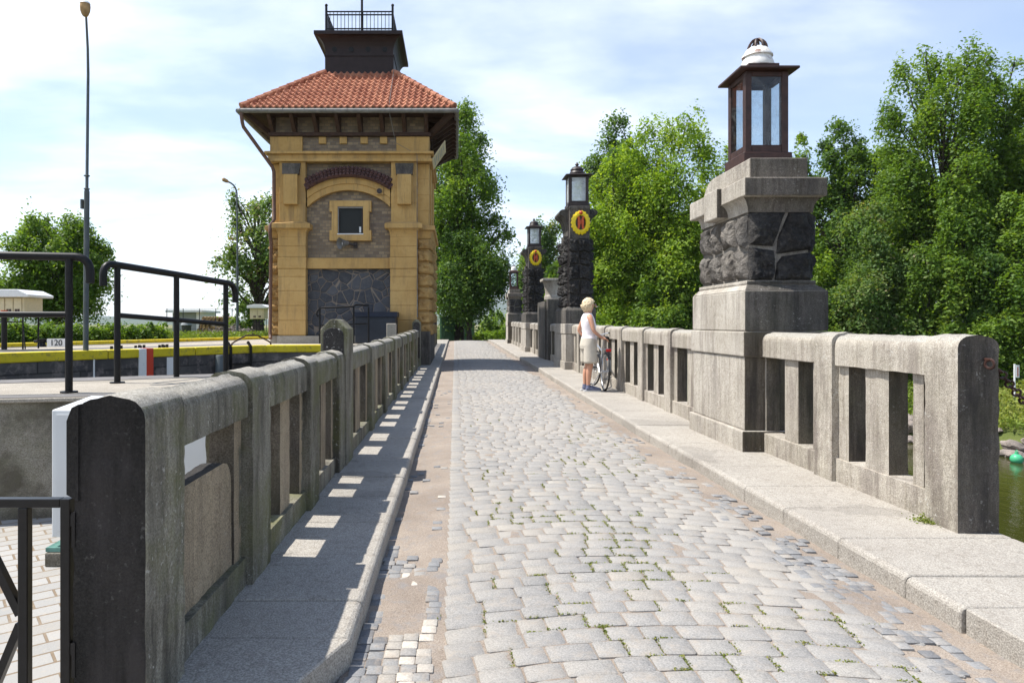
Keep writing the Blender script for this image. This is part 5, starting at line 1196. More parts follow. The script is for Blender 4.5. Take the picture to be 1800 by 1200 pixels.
def yard():
    # raised box with small cream doors on thin legs
    def hive(cx, cy, w, h, zl, label, nd, door):
        g = thing("bee_house", (cx, cy, .82), label, "hive box", "raised boxes in the lock yard"); d = .6; z0 = .80+zl; x0, x1 = cx-w/2, cx+w/2
        b = MB(); b.box(x0, x1, cy-d/2, cy+d/2, z0, z0+h); b.build("box_body", M['cream'], g, bevel=.01)
        b = MB(); b.prism([(x0-.08, z0+h+.003), (x1+.16, z0+h+.003), (x1+.17, z0+h+.05), (x1-.05, z0+h+.15), (x0+.2, z0+h+.15), (x0-.08, z0+h+.10)], 'y', cy-d/2-.15, cy+d/2+.1); b.build("roof", M['white'], g, bevel=.01)
        for k in range(nd):
            xa = x1-.04-(k+1)*door; b = MB(); b.box(xa+.01, xa+door-.01, cy-d/2-.022, cy-d/2-.001, z0+.015, z0+h-.02); o = b.build("door", M['cream'], g)
            if k != 2:
                b = MB()
                for dx in (.035, .085): b.box(xa+dx, xa+dx+.04, cy-d/2-.028, cy-d/2-.0225, z0+.06, z0+.13)
                q = b.build("vent_slot", M['soffit'], g); q.parent = o
        b = MB()
        for x in (x0+.1, x1-.06):
            for y in (cy-d/2+.05, cy+d/2-.05): b.tube([(x, y, .82), (x, y, z0)], .016, 6)
        b.bar((x0+.1, cy-d/2+.05, z0-.12), (x1-.06, cy-d/2+.05, z0-.12), .025, .025); b.bar((x1-.06, cy-d/2+.05, z0-.1), (x1+.08, cy-d/2-.1, .83), .02, .02); b.build("leg", M['iron'], g)
    hive(-9.33, 13.7, 1.75, .36, .68, "white roofed box with four cream doors, on thin legs at the left edge", 4, .165)
    hive(-7.75, 27.0, .55, .42, .72, "small raised cream box half hidden beside the tower's left corner", 2, .2)
    g = thing("distance_sign", (-9.08, 15.5, .80), "low white plate reading 120 before the far yellow kerb", "sign")
    b = MB(); b.box(-9.25, -8.80, 15.47, 15.53, .80, .985); b.build("plate", M['white'], g)
    cu = bpy.data.curves.new("digits", 'FONT'); cu.body = "120"; cu.size = .19; cu.extrude = .004; to = bpy.data.objects.new("digits", cu); C.objects.link(to); dg = bpy.context.evaluated_depsgraph_get()
    me = bpy.data.meshes.new_from_object(to.evaluated_get(dg)); bpy.data.objects.remove(to); me.materials.clear(); me.materials.append(M['navy'])
    o = bpy.data.objects.new("digits", me); C.objects.link(o); o.parent = g; o.location = (-.10, -.036, .03); o.rotation_euler = (R(90), 0, 0)
    g = thing("mooring_bollard", (-9.45, 15.6, .80), "small dark mooring bollard left of the white plate reading 120", "bollard")
    b = MB(); b.lathe([(.11, 0), (.09, .03), (.07, .10), (.10, .15), (.10, .18)], (-9.45, 15.6, .80), 12); b.build("bollard_body", M['iron'], g, smooth=True); b = MB(); b.tube([(-9.62, 15.6, .92), (-9.28, 15.6, .92)], .03, 8); b.build("cross_bar", M['iron'], g)
    # twin pegs along the lock edge
    u = Vector((.589, .808)); nn = Vector((-.808, .589)); first = None
    for k, px in enumerate((219.5, 243.5, 262, 284, 304, 325)):
        t = (px-800)/1200; s = (t*11.8+7.9)/(3.35-t*4.6); p = Vector((-7.9+3.35*s, 11.8+4.6*s))+nn*(.42+(.35 if k in (1, 3, 5) else 0))
        lab = "pair of small dark pegs in the pale platform behind the yellow lock edge"
        if first is None:
            first = thing("edge_peg", (p.x, p.y, .797), lab, "peg", "twin pegs behind the yellow lock edge")
            for dx in (-.05, .05): b = MB(); b.box(p.x+dx-.025, p.x+dx+.025, p.y-.02, p.y+.02, .795, .87); b.build("peg", M['iron'], first, bevel=.006)
        else:
            c = copy_tree(first); c.location = (p.x, p.y, .797)
    g = thing("grab_rail", (-5.0, 15.9, .83), "low bent brown pipe rail at the lock edge, left of the tower", "rail")
    b = MB(); p0, p1 = Vector((-5.25, 16.05, .795)), Vector((-4.55, 16.85, .795)); up = Vector((0, 0, .25)); b.tube([p0, p0+Vector((0, 0, .06))]+[p0.lerp(p1, .08)+up*.45, p0.lerp(p1, .36)+up, p0.lerp(p1, .64)+up, p0.lerp(p1, .92)+up*.45]+[p1+Vector((0, 0, .06)), p1], .02, 8); b.build("pipe", M['soffit'], g, smooth=True)
    g = thing("lock_ladder", (-5.0, 15.6, .5), "dark iron ladder hung on the lock wall under the yellow edge", "ladder")
    b = MB(); q = Vector((.808, -.589)); 
    for s in (-.30, .25):
        p = Vector((-4.98, 15.81))+u*s; a = p+q*.07; b.bar((a.x, a.y, -1.2), (a.x, a.y, .78), .05, .05); a2 = p-q*.05; b.bar((a.x, a.y, .78), (a2.x, a2.y, .90), .05, .05)
    b.build("stile", M['iron'], g)
    for z in np.arange(-1.1, .7, .3): a = Vector((-4.98, 15.81))+u*-.30+q*.07; c = Vector((-4.98, 15.81))+u*.25+q*.07; b = MB(); b.bar((a.x, a.y, z), (c.x, c.y, z), .03, .03); b.build("rung", M['iron'], g)
    g = thing("fender_post", (-5.4, 15.2, .4), "short grey-green cylinder on the lock wall left of the ladder", "fender")
    b = MB(); p = Vector((-4.98, 15.81))-u*.62+q*.13; b.lathe([(.10, 0), (.11, .02), (.11, 1.0), (.09, 1.03)], (p.x, p.y, -.4), 16); b.build("cylinder", M['galv'], g, smooth=True)
    # thin railing before the tower
    g = thing("handrail", (-3.1, 17.2, .83), "thin black handrail in front of the tower's basalt panel", "handrail", "black handrails by the lock")
    b = MB(); pts = [(-3.38, 16.95), (-2.52, 16.95)]
    b.tube([(-3.40, 16.95, 1.49)]+curve_pts((-3.44, 16.95, 1.56), (-3.42, 16.95, 1.70), (-3.30, 16.95, 1.72), 5)+[(-2.58, 16.95, 1.75)]+curve_pts((-2.52, 16.95, 1.76), (-2.47, 16.95, 1.80), (-2.44, 17.2, 1.80), 4)+[(-2.2, 17.35, 1.79)], .024, 8); b.build("top_rail", M['iron'], g, smooth=True)
    b = MB(); b.tube([(-3.36, 16.95, 1.28), (-2.20, 16.97, 1.33)], .018, 8); b.build("middle_rail", M['iron'], g, smooth=True)
    for x, y in ((-3.36, 16.95), (-2.52, 16.95), (-2.2, 17.35)): b = MB(); b.tube([(x, y, .83), (x, y, 1.75)], .022, 8); b.build("post", M['iron'], g, smooth=True)
    g = thing("yard_post", (-8.95, 13.5, .83), "black post with orange cap at the photo's left edge, below the hive box", "post")
    b = MB(); b.tube([(-8.62, 13.05, .83), (-8.62, 13.05, 1.50)], .05, 10); b.build("shaft", M['iron'], g, smooth=True); b = MB(); b.tube([(-8.62, 13.05, 1.50), (-8.62, 13.05, 1.58)], .055, 10); b.build("cap", M['emblem_red'], g, smooth=True)
    # hut, wire fence, timber, bin, power poles
    g = thing("grey_hut", (-16, 40, .75), "small grey flat-roofed hut behind the wire fence in the yard", "hut")
    b = MB(); b.box(-16.35, -14.95, 39.5, 42, .7, 1.98); b.build("wall", M['grey'], g); b = MB(); b.box(-14.94, -14.7, 39.4, 42, .7, 2.0); b.build("side_panel", M['white'], g); b = MB(); b.box(-16.6, -14.5, 39.1, 42.2, 2.0, 2.12); b.build("roof", M['white'], g)
    g = thing("wire_fence", (-15, 36, .75), "tall thin wire fence on posts in front of the grey hut", "fence")
    b = MB()
    xs = np.linspace(-15.2, -10.9, 6)
    for x in xs: b.tube([(x, 36, .7), (x, 36, 2.15)], .022, 6)
    for z in (1.05, 1.45, 2.1): b.tube([(xs[0], 36, z), (xs[-1], 36, z)], .012, 5)
    b.build("posts_and_wires", M['darkgrey'], g)
    g = thing("timber_stack", (-13.2, 38, .75), "stack of brown cut timber right of the grey hut", "timber stack"); rg = random.Random(6); b = MB()
    for r in range(6):
        for k in range(9-r//2): x = -14.15+k*.2+rg.uniform(-.03, .03)+r*.06; b.tube([(x, 37.5+rg.uniform(-.1, .1), .85+r*.16), (x, 39, .85+r*.16)], .09, 8)
    b.build("logs", M['log'], g, smooth=True)
    g = thing("rubbish_bin", (-14.0, 35, .75), "dark waste bin standing before the grey hut", "bin"); b = MB(); b.lathe([(.20, 0), (.24, .5), (.26, .55)], (-13.85, 35.2, .72), 14); b.build("bin_body", M['darkgrey'], g, smooth=True); b = MB(); b.lathe([(.28, .555), (.24, .66), (.05, .70)], (-13.85, 35.2, .72), 14); b.build("lid", M['grey'], g, smooth=True)
    def pole(px, ptop, Y, label, arms):
        x = (px-800)/1200*Y; zt = EYE+(570-ptop)/1200*Y; g = thing("power_pole", (x, Y, .3), label, "power pole", "distant power poles"); b = MB(); b.tube([(x, Y, 0), (x, Y, zt)], Y*.0011, 6); b.build("pole", M['darkgrey'], g)
        b = MB(); k = Y/1200
        if arms == 'gull': b.tube([(x-9*k, Y, zt-5*k), (x-3*k, Y, zt-3*k), (x, Y, zt-1*k), (x+3*k, Y, zt-3*k), (x+9*k, Y, zt-5*k)], k*.8, 6)
        elif arms == 'box': b.box(x-2*k, x+2*k, Y-k, Y+k, zt-3*k, zt+.5*k)
        else: b.tube([(x-4*k, Y, zt-3*k), (x+4*k, Y, zt-3*k)], k*.5, 6)
        b.build("cross_arm", M['darkgrey'], g)
    pole(323, 548, 220, "distant power pole just left of the gull-armed one", 'bar'); pole(347, 546, 150, "distant power pole with wide gull-shaped arms", 'gull'); pole(376, 549, 120, "distant pole with a small square head", 'box'); pole(398, 551, 200, "thin distant power pole left of the nearer lamp post, paler of a pair", 'bar'); pole(402, 552, 170, "thin distant power pole directly left of the bent-arm lamp", 'bar')
    # brush heap by the tower
    g = None
yard()

# ------------------------------------------------------------------ FAR END OF THE ROAD, RIGHT BANK FURNITURE
def board_fence(pts, H, label):
    cx = sum(p[0] for p in pts)/len(pts); cy = sum(p[1] for p in pts)/len(pts); g = thing("board_fence", (cx, cy, rise(cy)), label, "fence", "green board fences beyond the tower"); rg = random.Random(9)
    b = MB()
    for p, q in zip(pts, pts[1:]):
        p, q = Vector(p), Vector(q); L = (q-p).length; n = int(L/.16); d = (q-p).normalized()
        for i in range(n):
            a = p+d*(i*L/n+.012); c = p+d*((i+1)*L/n-.012); z0 = rise((a.y+c.y)/2)-.1; m = Vector((d.y, -d.x))*.012
            b.prism([tuple(a+m), tuple(c+m), tuple(c-m), tuple(a-m)], 'z', z0, z0+H+rg.uniform(-.05, .05)+.1)
    b.build("boards", M['green'], g)
    for p, q in zip(pts, pts[1:]):
        p, q = Vector(p), Vector(q); n = max(1, int((q-p).length/2.2))
        for i in range(n): a = p.lerp(q, i/n); b = MB(); b.box(a.x-.05, a.x+.05, a.y+.02, a.y+.12, rise(a.y)-.1, rise(a.y)+H+.08); b.build("post", M['green'], g)
board_fence([(-1.0, 46.8), (-.80, 47.6), (.13, 50.4)], 1.78, "near green board fence, left one beyond the end of the road")
board_fence([(.16, 50.6), (1.70, 60.5)], 1.62, "paler green board fence slanting off to the right of the nearer board fence")
def bank_bits():
    g = thing("bank_marker", (23.6, 28.8, -2), "thin pale post with small red and white plate on the right bank", "marker")
    x, y = .8195*29, 29.0; b = MB(); b.tube([(x, y, -2.4), (x, y, EYE-1.68)], .035, 8); b.build("post", M['white'], g, smooth=True)
    b = MB(); b.box(x+.02, x+.16, y-.06, y-.04, EYE-2.25, EYE-1.72); b.build("white_plate", M['white'], g); b = MB(); b.box(x+.07, x+.11, y-.065, y-.0605, EYE-2.2, EYE-1.8); b.build("red_stripe", M['emblem_red'], g)
    yy = 24.8; x = (1787-800)/1200*yy; g = thing("buoy", (x, yy, -3.7), "round green buoy afloat by the right bank", "buoy")
    b = MB(); b.ball((x, yy, -3.58), .20, 18, 12); b.build("float_body", M['buoy'], g, smooth='all'); b = MB(); b.tube([(x, yy, -3.4), (x, yy, -3.32)], .06, 10); b.torus((x, yy, -3.30), (1, 0, 0), .04, .015, 12, 5); b.build("lifting_eye", M['buoy'], g, smooth=True)
    # rocks along the waterline
    rg = random.Random(13); base = []
    for k in range(5):
        bm = bmesh.new(); bmesh.ops.create_icosphere(bm, subdivisions=3, radius=1)
        for v in bm.verts:
            n = mnoise.noise(v.co*1.3+Vector((k*7, 0, 0))); n2 = mnoise.noise(v.co*3+Vector((0, k*5, 0))); v.co *= 1+.35*n+.15*n2; v.co.z *= .7
        me = bpy.data.meshes.new("bank_stone"); bm.to_mesh(me); bm.free(); me.materials.append(M['rock']); base.append(me)
    for i in range(110):
        y = rg.uniform(19, 34); d = rg.uniform(-.55, .75); x = float(xb(y))+d/.75; s = rg.uniform(.14, .42)
        o = bpy.data.objects.new("bank_stone", base[i % 5]); C.objects.link(o); o.location = (x, y, max(-3.72, float(ground_h(x, y)))+s*.25); o.scale = (s*rg.uniform(.8, 1.4), s, s*rg.uniform(.6, 1)); o.rotation_euler = (rg.uniform(-.3, .3), rg.uniform(-.3, .3), rg.uniform(0, 6.3))
        tag(o, "pale boulder among the stones lining the right bank's waterline", "stone", "boulders along the waterline")
bank_bits()

# ------------------------------------------------------------------ TREES AND PLANTS
def crown_pts(c, rx, rz, n_lobes, n_leaf, rg, lobe=(.24, .40), low=-.75, flat=.85, egg=.25):
    """leaf centres, normals and clump tints spread through lobes of an uneven crown"""
    c = np.asarray(c, float); lobes = []
    while len(lobes) < n_lobes:
        p = rg.uniform(-1, 1, 3)
        r = np.linalg.norm(p)
        if r > 1 or r < .25 or p[2] < low: continue
        w = 1-egg*max(0, p[2]); lobes.append((c+np.array([p[0]*rx*w*.80, p[1]*rx*w*.80, p[2]*rz*.84]), rg.uniform(*lobe)*rx*(1-.3*max(0, p[2]))))
    P, N, T = [], [], []; W_ = sum(l[1]**1.6 for l in lobes); ns_all = max(30, n_leaf//46)
    for lc, lr in lobes:
        # every lobe carries drooping sprays of leaves, tinted at random from fresh green to darker
        ns = max(3, int(ns_all*lr**1.6/W_)); d = rg.normal(size=(ns, 3)); d[:, 2] += .2; d /= np.linalg.norm(d, axis=1, keepdims=True)
        sc = lc+d*(lr*(.25+1.0*rg.random(ns)**.7))[:, None]*np.array([1, 1, flat]); st = np.clip(rg.normal(.5, .10)+rg.normal(0, .22, ns), 0, 1); sz = rg.uniform(.55, 1.35, ns)*(.085*rx**.5+.06)*rx**.25
        n = ns*46; k = np.repeat(np.arange(ns), 46); g = rg.normal(size=(n, 3))*sz[k][:, None]*np.array([1, 1, .55]); g[:, 2] -= .6*(g[:, 0]**2+g[:, 1]**2)/sz[k]
        P.append(sc[k]+g); N.append(d[k]*.45+rg.normal(size=(n, 3))*.5+np.array([0, 0, .6])); T.append(np.clip(st[k]+rg.normal(0, .10, n), 0, 1))
    return lobes, np.concatenate(P), np.concatenate(N), np.concatenate(T)
def tree(x, y, zb, top, width, leafs, mat, size, label, group, seed, name="tree", n_lobes=64, low=-.75, trunk_r=.22, bare=.22, lobe=(.13, .25), sparse=False, cat="tree", egg=.10, lean=0.0):
    rg = np.random.default_rng(seed); H = top-zb; root = thing(name, (x, y, zb), label, cat, group)
    cz = zb+H*(bare+(1-bare)*.5); rz = H*(1-bare)*.5; rx = width/2; leafs = int(leafs*2.0); size *= .66
    lobes, P, N, T = crown_pts((x+lean, y, cz), rx, rz, n_lobes, leafs, rg, lobe, low, egg=egg)
    q = np.quantile(P[:, 2], .9985); f = (top-cz)/(q-cz); P[:, 2] = cz+(P[:, 2]-cz)*np.where(P[:, 2] > cz, f, 1); lobes = [(np.array([l[0][0], l[0][1], cz+(l[0][2]-cz)*(f if l[0][2] > cz else 1)]), l[1]) for l in lobes]
    quads_obj("crown", P, N, size*rg.uniform(.65, 1.3, len(P)), mat, T, 1.7, root)
    b = MB(); tp = [Vector((x, y, zb-.4))]; k = 7
    for i in range(1, k+1): f = i/k; tp.append(Vector((x+lean*f+rg.normal(0, .04)*width*.25, y+rg.normal(0, .04)*width*.25, zb+H*.80*f)))
    b.tube(tp, [trunk_r*(1.25 if i == 0 else 1-.85*i/k) for i in range(k+1)], 9)
    for lc, lr in lobes:
        f = np.clip(((lc[2]-zb)/H-.18)/.8, .12, .95)*.86; fi = f*k; i = min(k-1, int(fi)); a = tp[i].lerp(tp[i+1], fi-i); e = Vector(lc); m = a.lerp(e, .5)+Vector((0, 0, .10*(e-a).length)); m += Vector(rg.normal(0, .05, 3))*(e-a).length
        r0 = max(.02, trunk_r*.42*(1-f*.6)); b.tube([a, m, e], [r0, r0*.6, r0*.22], 6, caps=False)
        for q in range(5 if not sparse else 9):
            dd = Vector(rg.normal(size=3)).normalized()*lr*rg.uniform(.6, 1.1 if not sparse else 1.5); dd.z = abs(dd.z)*.7; b.tube([e.lerp(m, rg.uniform(0, .5)), e+dd*.55+Vector((0, 0, .05)), e+dd], [r0*.28, r0*.18, r0*.07], 4, caps=False)
    b.build("trunk", M['bark'], root, smooth=True, fix=False)
    return root
def px_tree(px, ytop, wpx, Y, zb, leafs, mat, size, label, group, seed, **k):
    x = (px-800)/1200*Y; tree(x, Y, zb, EYE+(570-ytop)/1200*Y, wpx*Y/1200, leafs, M[mat], size, label, group, seed, **k)
GR_ = "trees on the right bank"; S = .17
big = [
 (1098, 200, 190, 50, 17000, 'leaf_dark', .21, "dark tree with jagged crown rising behind the bright trees beyond the wreathed pillars", {}),
 (1174, 212, 235, 45, 36000, 'leaf_bright', .19, "bright yellow-green tree filling the gap between the near and wreathed pillars", {'egg': -.15, 'n_lobes': 95, 'low': -.95}),
 (1085, 270, 200, 46.5, 26000, 'leaf_bright', .18, "bright leafy tree directly right of the nearer wreathed pillar", {'bare': .08, 'egg': 0, 'n_lobes': 85}),
 (1258, 268, 150, 48, 17000, 'leaf_bright', .19, "small pointed bright tree at the left edge of the nearest lamp pillar", {}),
 (1345, 300, 170, 45, 13000, 'leaf_mid', .19, "mid green tree hidden mostly behind the nearest lamp pillar", {}),
 (1412, 236, 100, 44, 9000, 'leaf_mid', .18, "slim tree top peeping out right behind the nearest lantern", {}),
 (1480, 212, 170, 40.5, 18000, 'leaf_dark', .18, "dark rounded tree right of the nearest pillar's upper stones", {}),
 (1566, 260, 190, 39.5, 20000, 'leaf_mid', .17, "mid green tree left of the tallest right-hand tree, lower than it", {'bare': .1}),
 (1655, 84, 235, 36, 26000, 'leaf_mid', .155, "tallest tree on the right with open crown and dark visible trunk", {'trunk_r': .26, 'bare': .30, 'lobe': (.12, .22), 'n_lobes': 62}),
 (1765, 88, 215, 36.5, 25000, 'leaf_mid', .155, "tall full tree at the photo's top right edge", {'trunk_r': .26, 'bare': .15, 'n_lobes': 70}),
 (1850, 150, 190, 34, 15000, 'leaf_mid', .16, "tall tree cut by the photo's right edge", {'bare': .1}),
]
for i, (px, yt, w, Y, n, m, s, lab, kw) in enumerate(big):
    x = (px-800)/1200*Y; zb = float(ground_h(x, Y)); px_tree(px, yt, w, Y, zb, n, m, s, lab, GR_, 100+i, **dict({'bare': .12, 'low': -.9}, **kw))
low_ = [
 (1082, 512, 130, 44.2, 7000, 'leaf_bright', .17, "bright low bush behind the woman's head, over the parapet"),
 (1160, 455, 150, 42.8, 9000, 'leaf_mid', .17, "mid green understory bush right of the woman, under the bright tree"),
 (1235, 470, 130, 42, 7000, 'leaf_mid', .17, "understory bush left behind the nearest pillar's rubble"),
 (1405, 395, 120, 37.3, 9000, 'leaf_bright', .155, "bright bush peering out at the right of the nearest pillar's rubble"),
 (1455, 470, 130, 36.5, 9000, 'leaf_mid', .15, "mid green bush above the parapet just right of the nearest pillar"),
 (1545, 352, 190, 35.2, 22000, 'leaf_pale', .14, "large pale bush with dry brown tips above the nearest parapet"),
 (1632, 440, 130, 33.6, 10000, 'leaf_mid', .145, "dense green bush between the pale dry bush and the dark hollow"),
 (1690, 330, 130, 33.4, 12000, 'leaf_mid', .15, "tall green thicket under the tallest right-hand tree"),
 (1745, 400, 130, 32.6, 12000, 'leaf_dark', .15, "dark thicket over the right bank above the marker post"),
 (1805, 330, 140, 31.5, 12000, 'leaf_mid', .15, "green thicket cut by the right edge, over the grassy bank"),
 (1725, 560, 110, 31.6, 6000, 'leaf_mid', .14, "small bush low over the grass beside the right end post"),
 (1310, 420, 150, 41, 9000, 'leaf_mid', .17, "bush standing behind the nearest pillar's shaft"),
]
for i, (px, yt, w, Y, n, m, s, lab) in enumerate(low_):
    x = (px-800)/1200*Y; zb = float(ground_h(x, Y)); px_tree(px, yt, w, Y, zb, n, m, s, lab, "bushes under the right bank trees", 200+i, name="bush", cat="bush", bare=.0, low=-1, trunk_r=.07, n_lobes=34, lobe=(.18, .32), egg=.1)
# far wood behind the bank trees: one mass
def mass(name, pts, n, mat, size, seed, kind="stuff"):
    rg = np.random.default_rng(seed); P, N, T = [], [], []
    for (x, y, zb, w, top) in pts:
        c = (x, y, (zb+top)/2); _, p, nn, t = crown_pts(c, w/2, (top-zb)/2, 14, n, rg, (.3, .5), -1); P.append(p); N.append(nn); T.append(t)
    P = np.concatenate(P); return quads_obj(name, P, np.concatenate(N), size*rg.uniform(.7, 1.3, len(P)), M[mat], np.concatenate(T), 1.6, kind=kind)
rg0 = random.Random(77); pts = []
for px in range(1010, 2000, 42):
    for row in (0, 1):
        Y = 52+row*7+rg0.uniform(-2, 2)-(px-1010)*.010; x = (px-800+rg0.uniform(-15, 15))/1200*Y; yt = np.interp(px, [1010, 1100, 1250, 1400, 1520, 1600, 1800, 2000], [420, 330, 340, 330, 320, 270, 250, 250])+rg0.uniform(-15, 25)
        zb = float(ground_h(x, Y)); pts.append((x, Y, zb-.5, 5.2, EYE+(570-yt)/1200*Y))
mass("distant_wood", pts, 1700, 'leaf_dark', .27, 5)
# undergrowth of the right bank: grass and herbs
def undergrowth():
    rg = np.random.default_rng(31); n = 42000; Y = rg.uniform(21, 42, n); d = rg.uniform(.55, 7.5, n); X = xb(Y)+d/.75; Z = ground_h(X, Y); h = .10+.55*vnoise(X, Y, 1.1, 6)*rg.random(n)
    P = np.stack([X, Y, Z+h], -1); N = rg.normal(size=(n, 3))*np.array([1, 1, .5]); quads_obj("bank_undergrowth", P, N, rg.uniform(.05, .11, n), M['leaf_grass'], np.clip(vnoise(X, Y, 1.6, 2)*.9+rg.normal(0, .12, n), 0, 1), 2.4, kind="stuff")
undergrowth()
# left and far trees
GL_ = "trees beyond the lock"
px_tree(100, 378, 205, 30, .7, 26000, 'leaf_mid', .135, "round-crowned green tree behind the hedge at the far left", GL_, 301, trunk_r=.16, bare=.14, lobe=(.12, .22), n_lobes=64, low=-.95)
px_tree(-70, 440, 170, 34, .7, 9000, 'leaf_mid', .15, "green tree cut by the photo's left edge", GL_, 302, trunk_r=.16, bare=.1)
px_tree(455, 335, 180, 33, .7, 6500, 'leaf_pale', .14, "sparse old oak with bare twigs, partly hidden by the tower", GL_, 303, trunk_r=.26, bare=.10, lobe=(.07, .17), n_lobes=60, sparse=True, low=-.95)
px_tree(437, 520, 70, 33.5, .7, 3500, 'leaf_mid', .13, "leafy bush at the foot of the sparse oak, left of the tower", "bushes beyond the lock", 304, name="bush", cat="bush", bare=0, trunk_r=.05, low=-1, n_lobes=12)
px_tree(806, 188, 215, 50, .1, 26000, 'leaf_mid', .20, "tall slender ash rising directly behind the tower's right eave", "trees at the road's end", 305, trunk_r=.34, bare=.12, n_lobes=75, lobe=(.13, .24), low=-.9, egg=.25)
px_tree(826, 405, 165, 47.5, .1, 22000, 'leaf_dark', .17, "dark broad tree overhanging the road below the tall slender ash", "trees at the road's end", 306, trunk_r=.2, bare=.16, n_lobes=50, low=-.8)
px_tree(950, 390, 110, 66, -.6, 11000, 'leaf_pale', .24, "pale open tree behind the farther wreathed pillar", "trees at the road's end", 307, trunk_r=.25, bare=.15, n_lobes=50)
px_tree(867, 545, 75, 62, -.6, 5000, 'leaf_mid', .19, "green bush above the clipped bush at the road's end", "bushes at the road's end", 308, name="bush", cat="bush", bare=0, trunk_r=.06, low=-1, n_lobes=14)
px_tree(857, 581, 56, 57, -.2, 5000, 'leaf_bright', .13, "clipped bright bush right at the end of the road", "bushes at the road's end", 309, name="bush", cat="bush", bare=0, trunk_r=.05, low=-1, n_lobes=14, egg=0)
px_tree(912, 520, 70, 58, -.3, 4500, 'leaf_mid', .19, "bush glimpsed between the last two lamp pillars", "bushes at the road's end", 310, name="bush", cat="bush", bare=0, trunk_r=.06, low=-1, n_lobes=14)
def hedge():
    rg = np.random.default_rng(41); root = thing("hedge", (-12, 22, .75), "long low green hedge behind the far yellow kerb", "hedge"); P, N, T = [], [], []
    for px in range(-60, 292, 11):
        Y = 20.3+(px+60)*.011; x = (px-800)/1200*Y; zt = EYE+(570-rg.uniform(566, 575))/1200*Y+.02
        _, p, n, t = crown_pts((x, Y, (zt+.7)/2), .42, (zt-.6)/2, 8, 900, rg, (.4, .7), -1); P.append(p); N.append(n); T.append(t)
    P = np.concatenate(P); quads_obj("foliage", P, np.concatenate(N), .055*rg.uniform(.7, 1.3, len(P)), M['leaf_mid'], np.concatenate(T), 1.7, root)
hedge()
def brush():
    rg = np.random.default_rng(51); root = thing("brush_heap", (-10.2, 30, .75), "heap of grey cut brushwood by the tower's left foot", "brush heap"); b = MB()
    for i in range(150):
        x = -10.0+rg.normal(0, .6); p = Vector((x, 30+rg.normal(0, .4), .8+abs(rg.normal(0, .22))*max(.2, 1-abs(x+10.0)*.5))); d = Vector(rg.normal(size=3)); d.z *= .4; d.normalize(); b.tube([p-d*.3, p+d*.35], [.03, .015], 5)
    b.build("sticks", M['rock'], root, fix=False)
    n = 5000; X = rg.uniform(-13.5, -7, n); Y = rg.uniform(24.3, 31, n); P = np.stack([X, Y, .78+.25*rg.random(n)**2], -1); quads_obj("yard_weeds", P, rg.normal(size=(n, 3))*np.array([1, 1, .4]), rg.uniform(.03, .06, n), M['leaf_grass'], rg.random(n)*.7, 2.5, kind="stuff")
brush()
def wires():
    for (a, c, lab) in (((-2.0, 62, 5.6+2.3), (60, 50, 9.2), "thin overhead wire crossing the sky behind the wreathed pillars, the upper one"), ((-2.0, 62, 4.6), (60, 50, 6.5), "thin overhead wire crossing the sky behind the wreathed pillars, the lower one")):
        o = MB(); p, q = Vector(a), Vector(c); o.tube([p.lerp(q, t)-Vector((0, 0, 1.2*4*t*(1-t))) for t in np.linspace(0, 1, 14)], .012, 4); tag(o.build("overhead_wire", M['galv']), lab, "wire", "overhead wires")
wires()

# ------------------------------------------------------------------ WOMAN AND BICYCLE
def skin_mesh(verts, edges, radii, sub=2):
    me = bpy.data.meshes.new("tmp"); me.from_pydata(verts, edges, []); o = bpy.data.objects.new("tmp", me); C.objects.link(o)
    o.modifiers.new("s", 'SKIN'); sk = me.skin_vertices[0].data
    for i, r in enumerate(radii): sk[i].radius = r if isinstance(r, tuple) else (r, r)
    sk[0].use_root = True
    m = o.modifiers.new("d", 'SUBSURF'); m.levels = sub; m.render_levels = sub
    dg = bpy.context.evaluated_depsgraph_get(); out = bpy.data.meshes.new_from_object(o.evaluated_get(dg)); bpy.data.objects.remove(o); out.shade_smooth(); return out
def chain_graph():
    V, E, Rr = [], [], []
    def add(p, r, parent=None):
        V.append(tuple(p)); Rr.append(r)
        if parent is not None: E.append((parent, len(V)-1))
        return len(V)-1
    return V, E, Rr, add
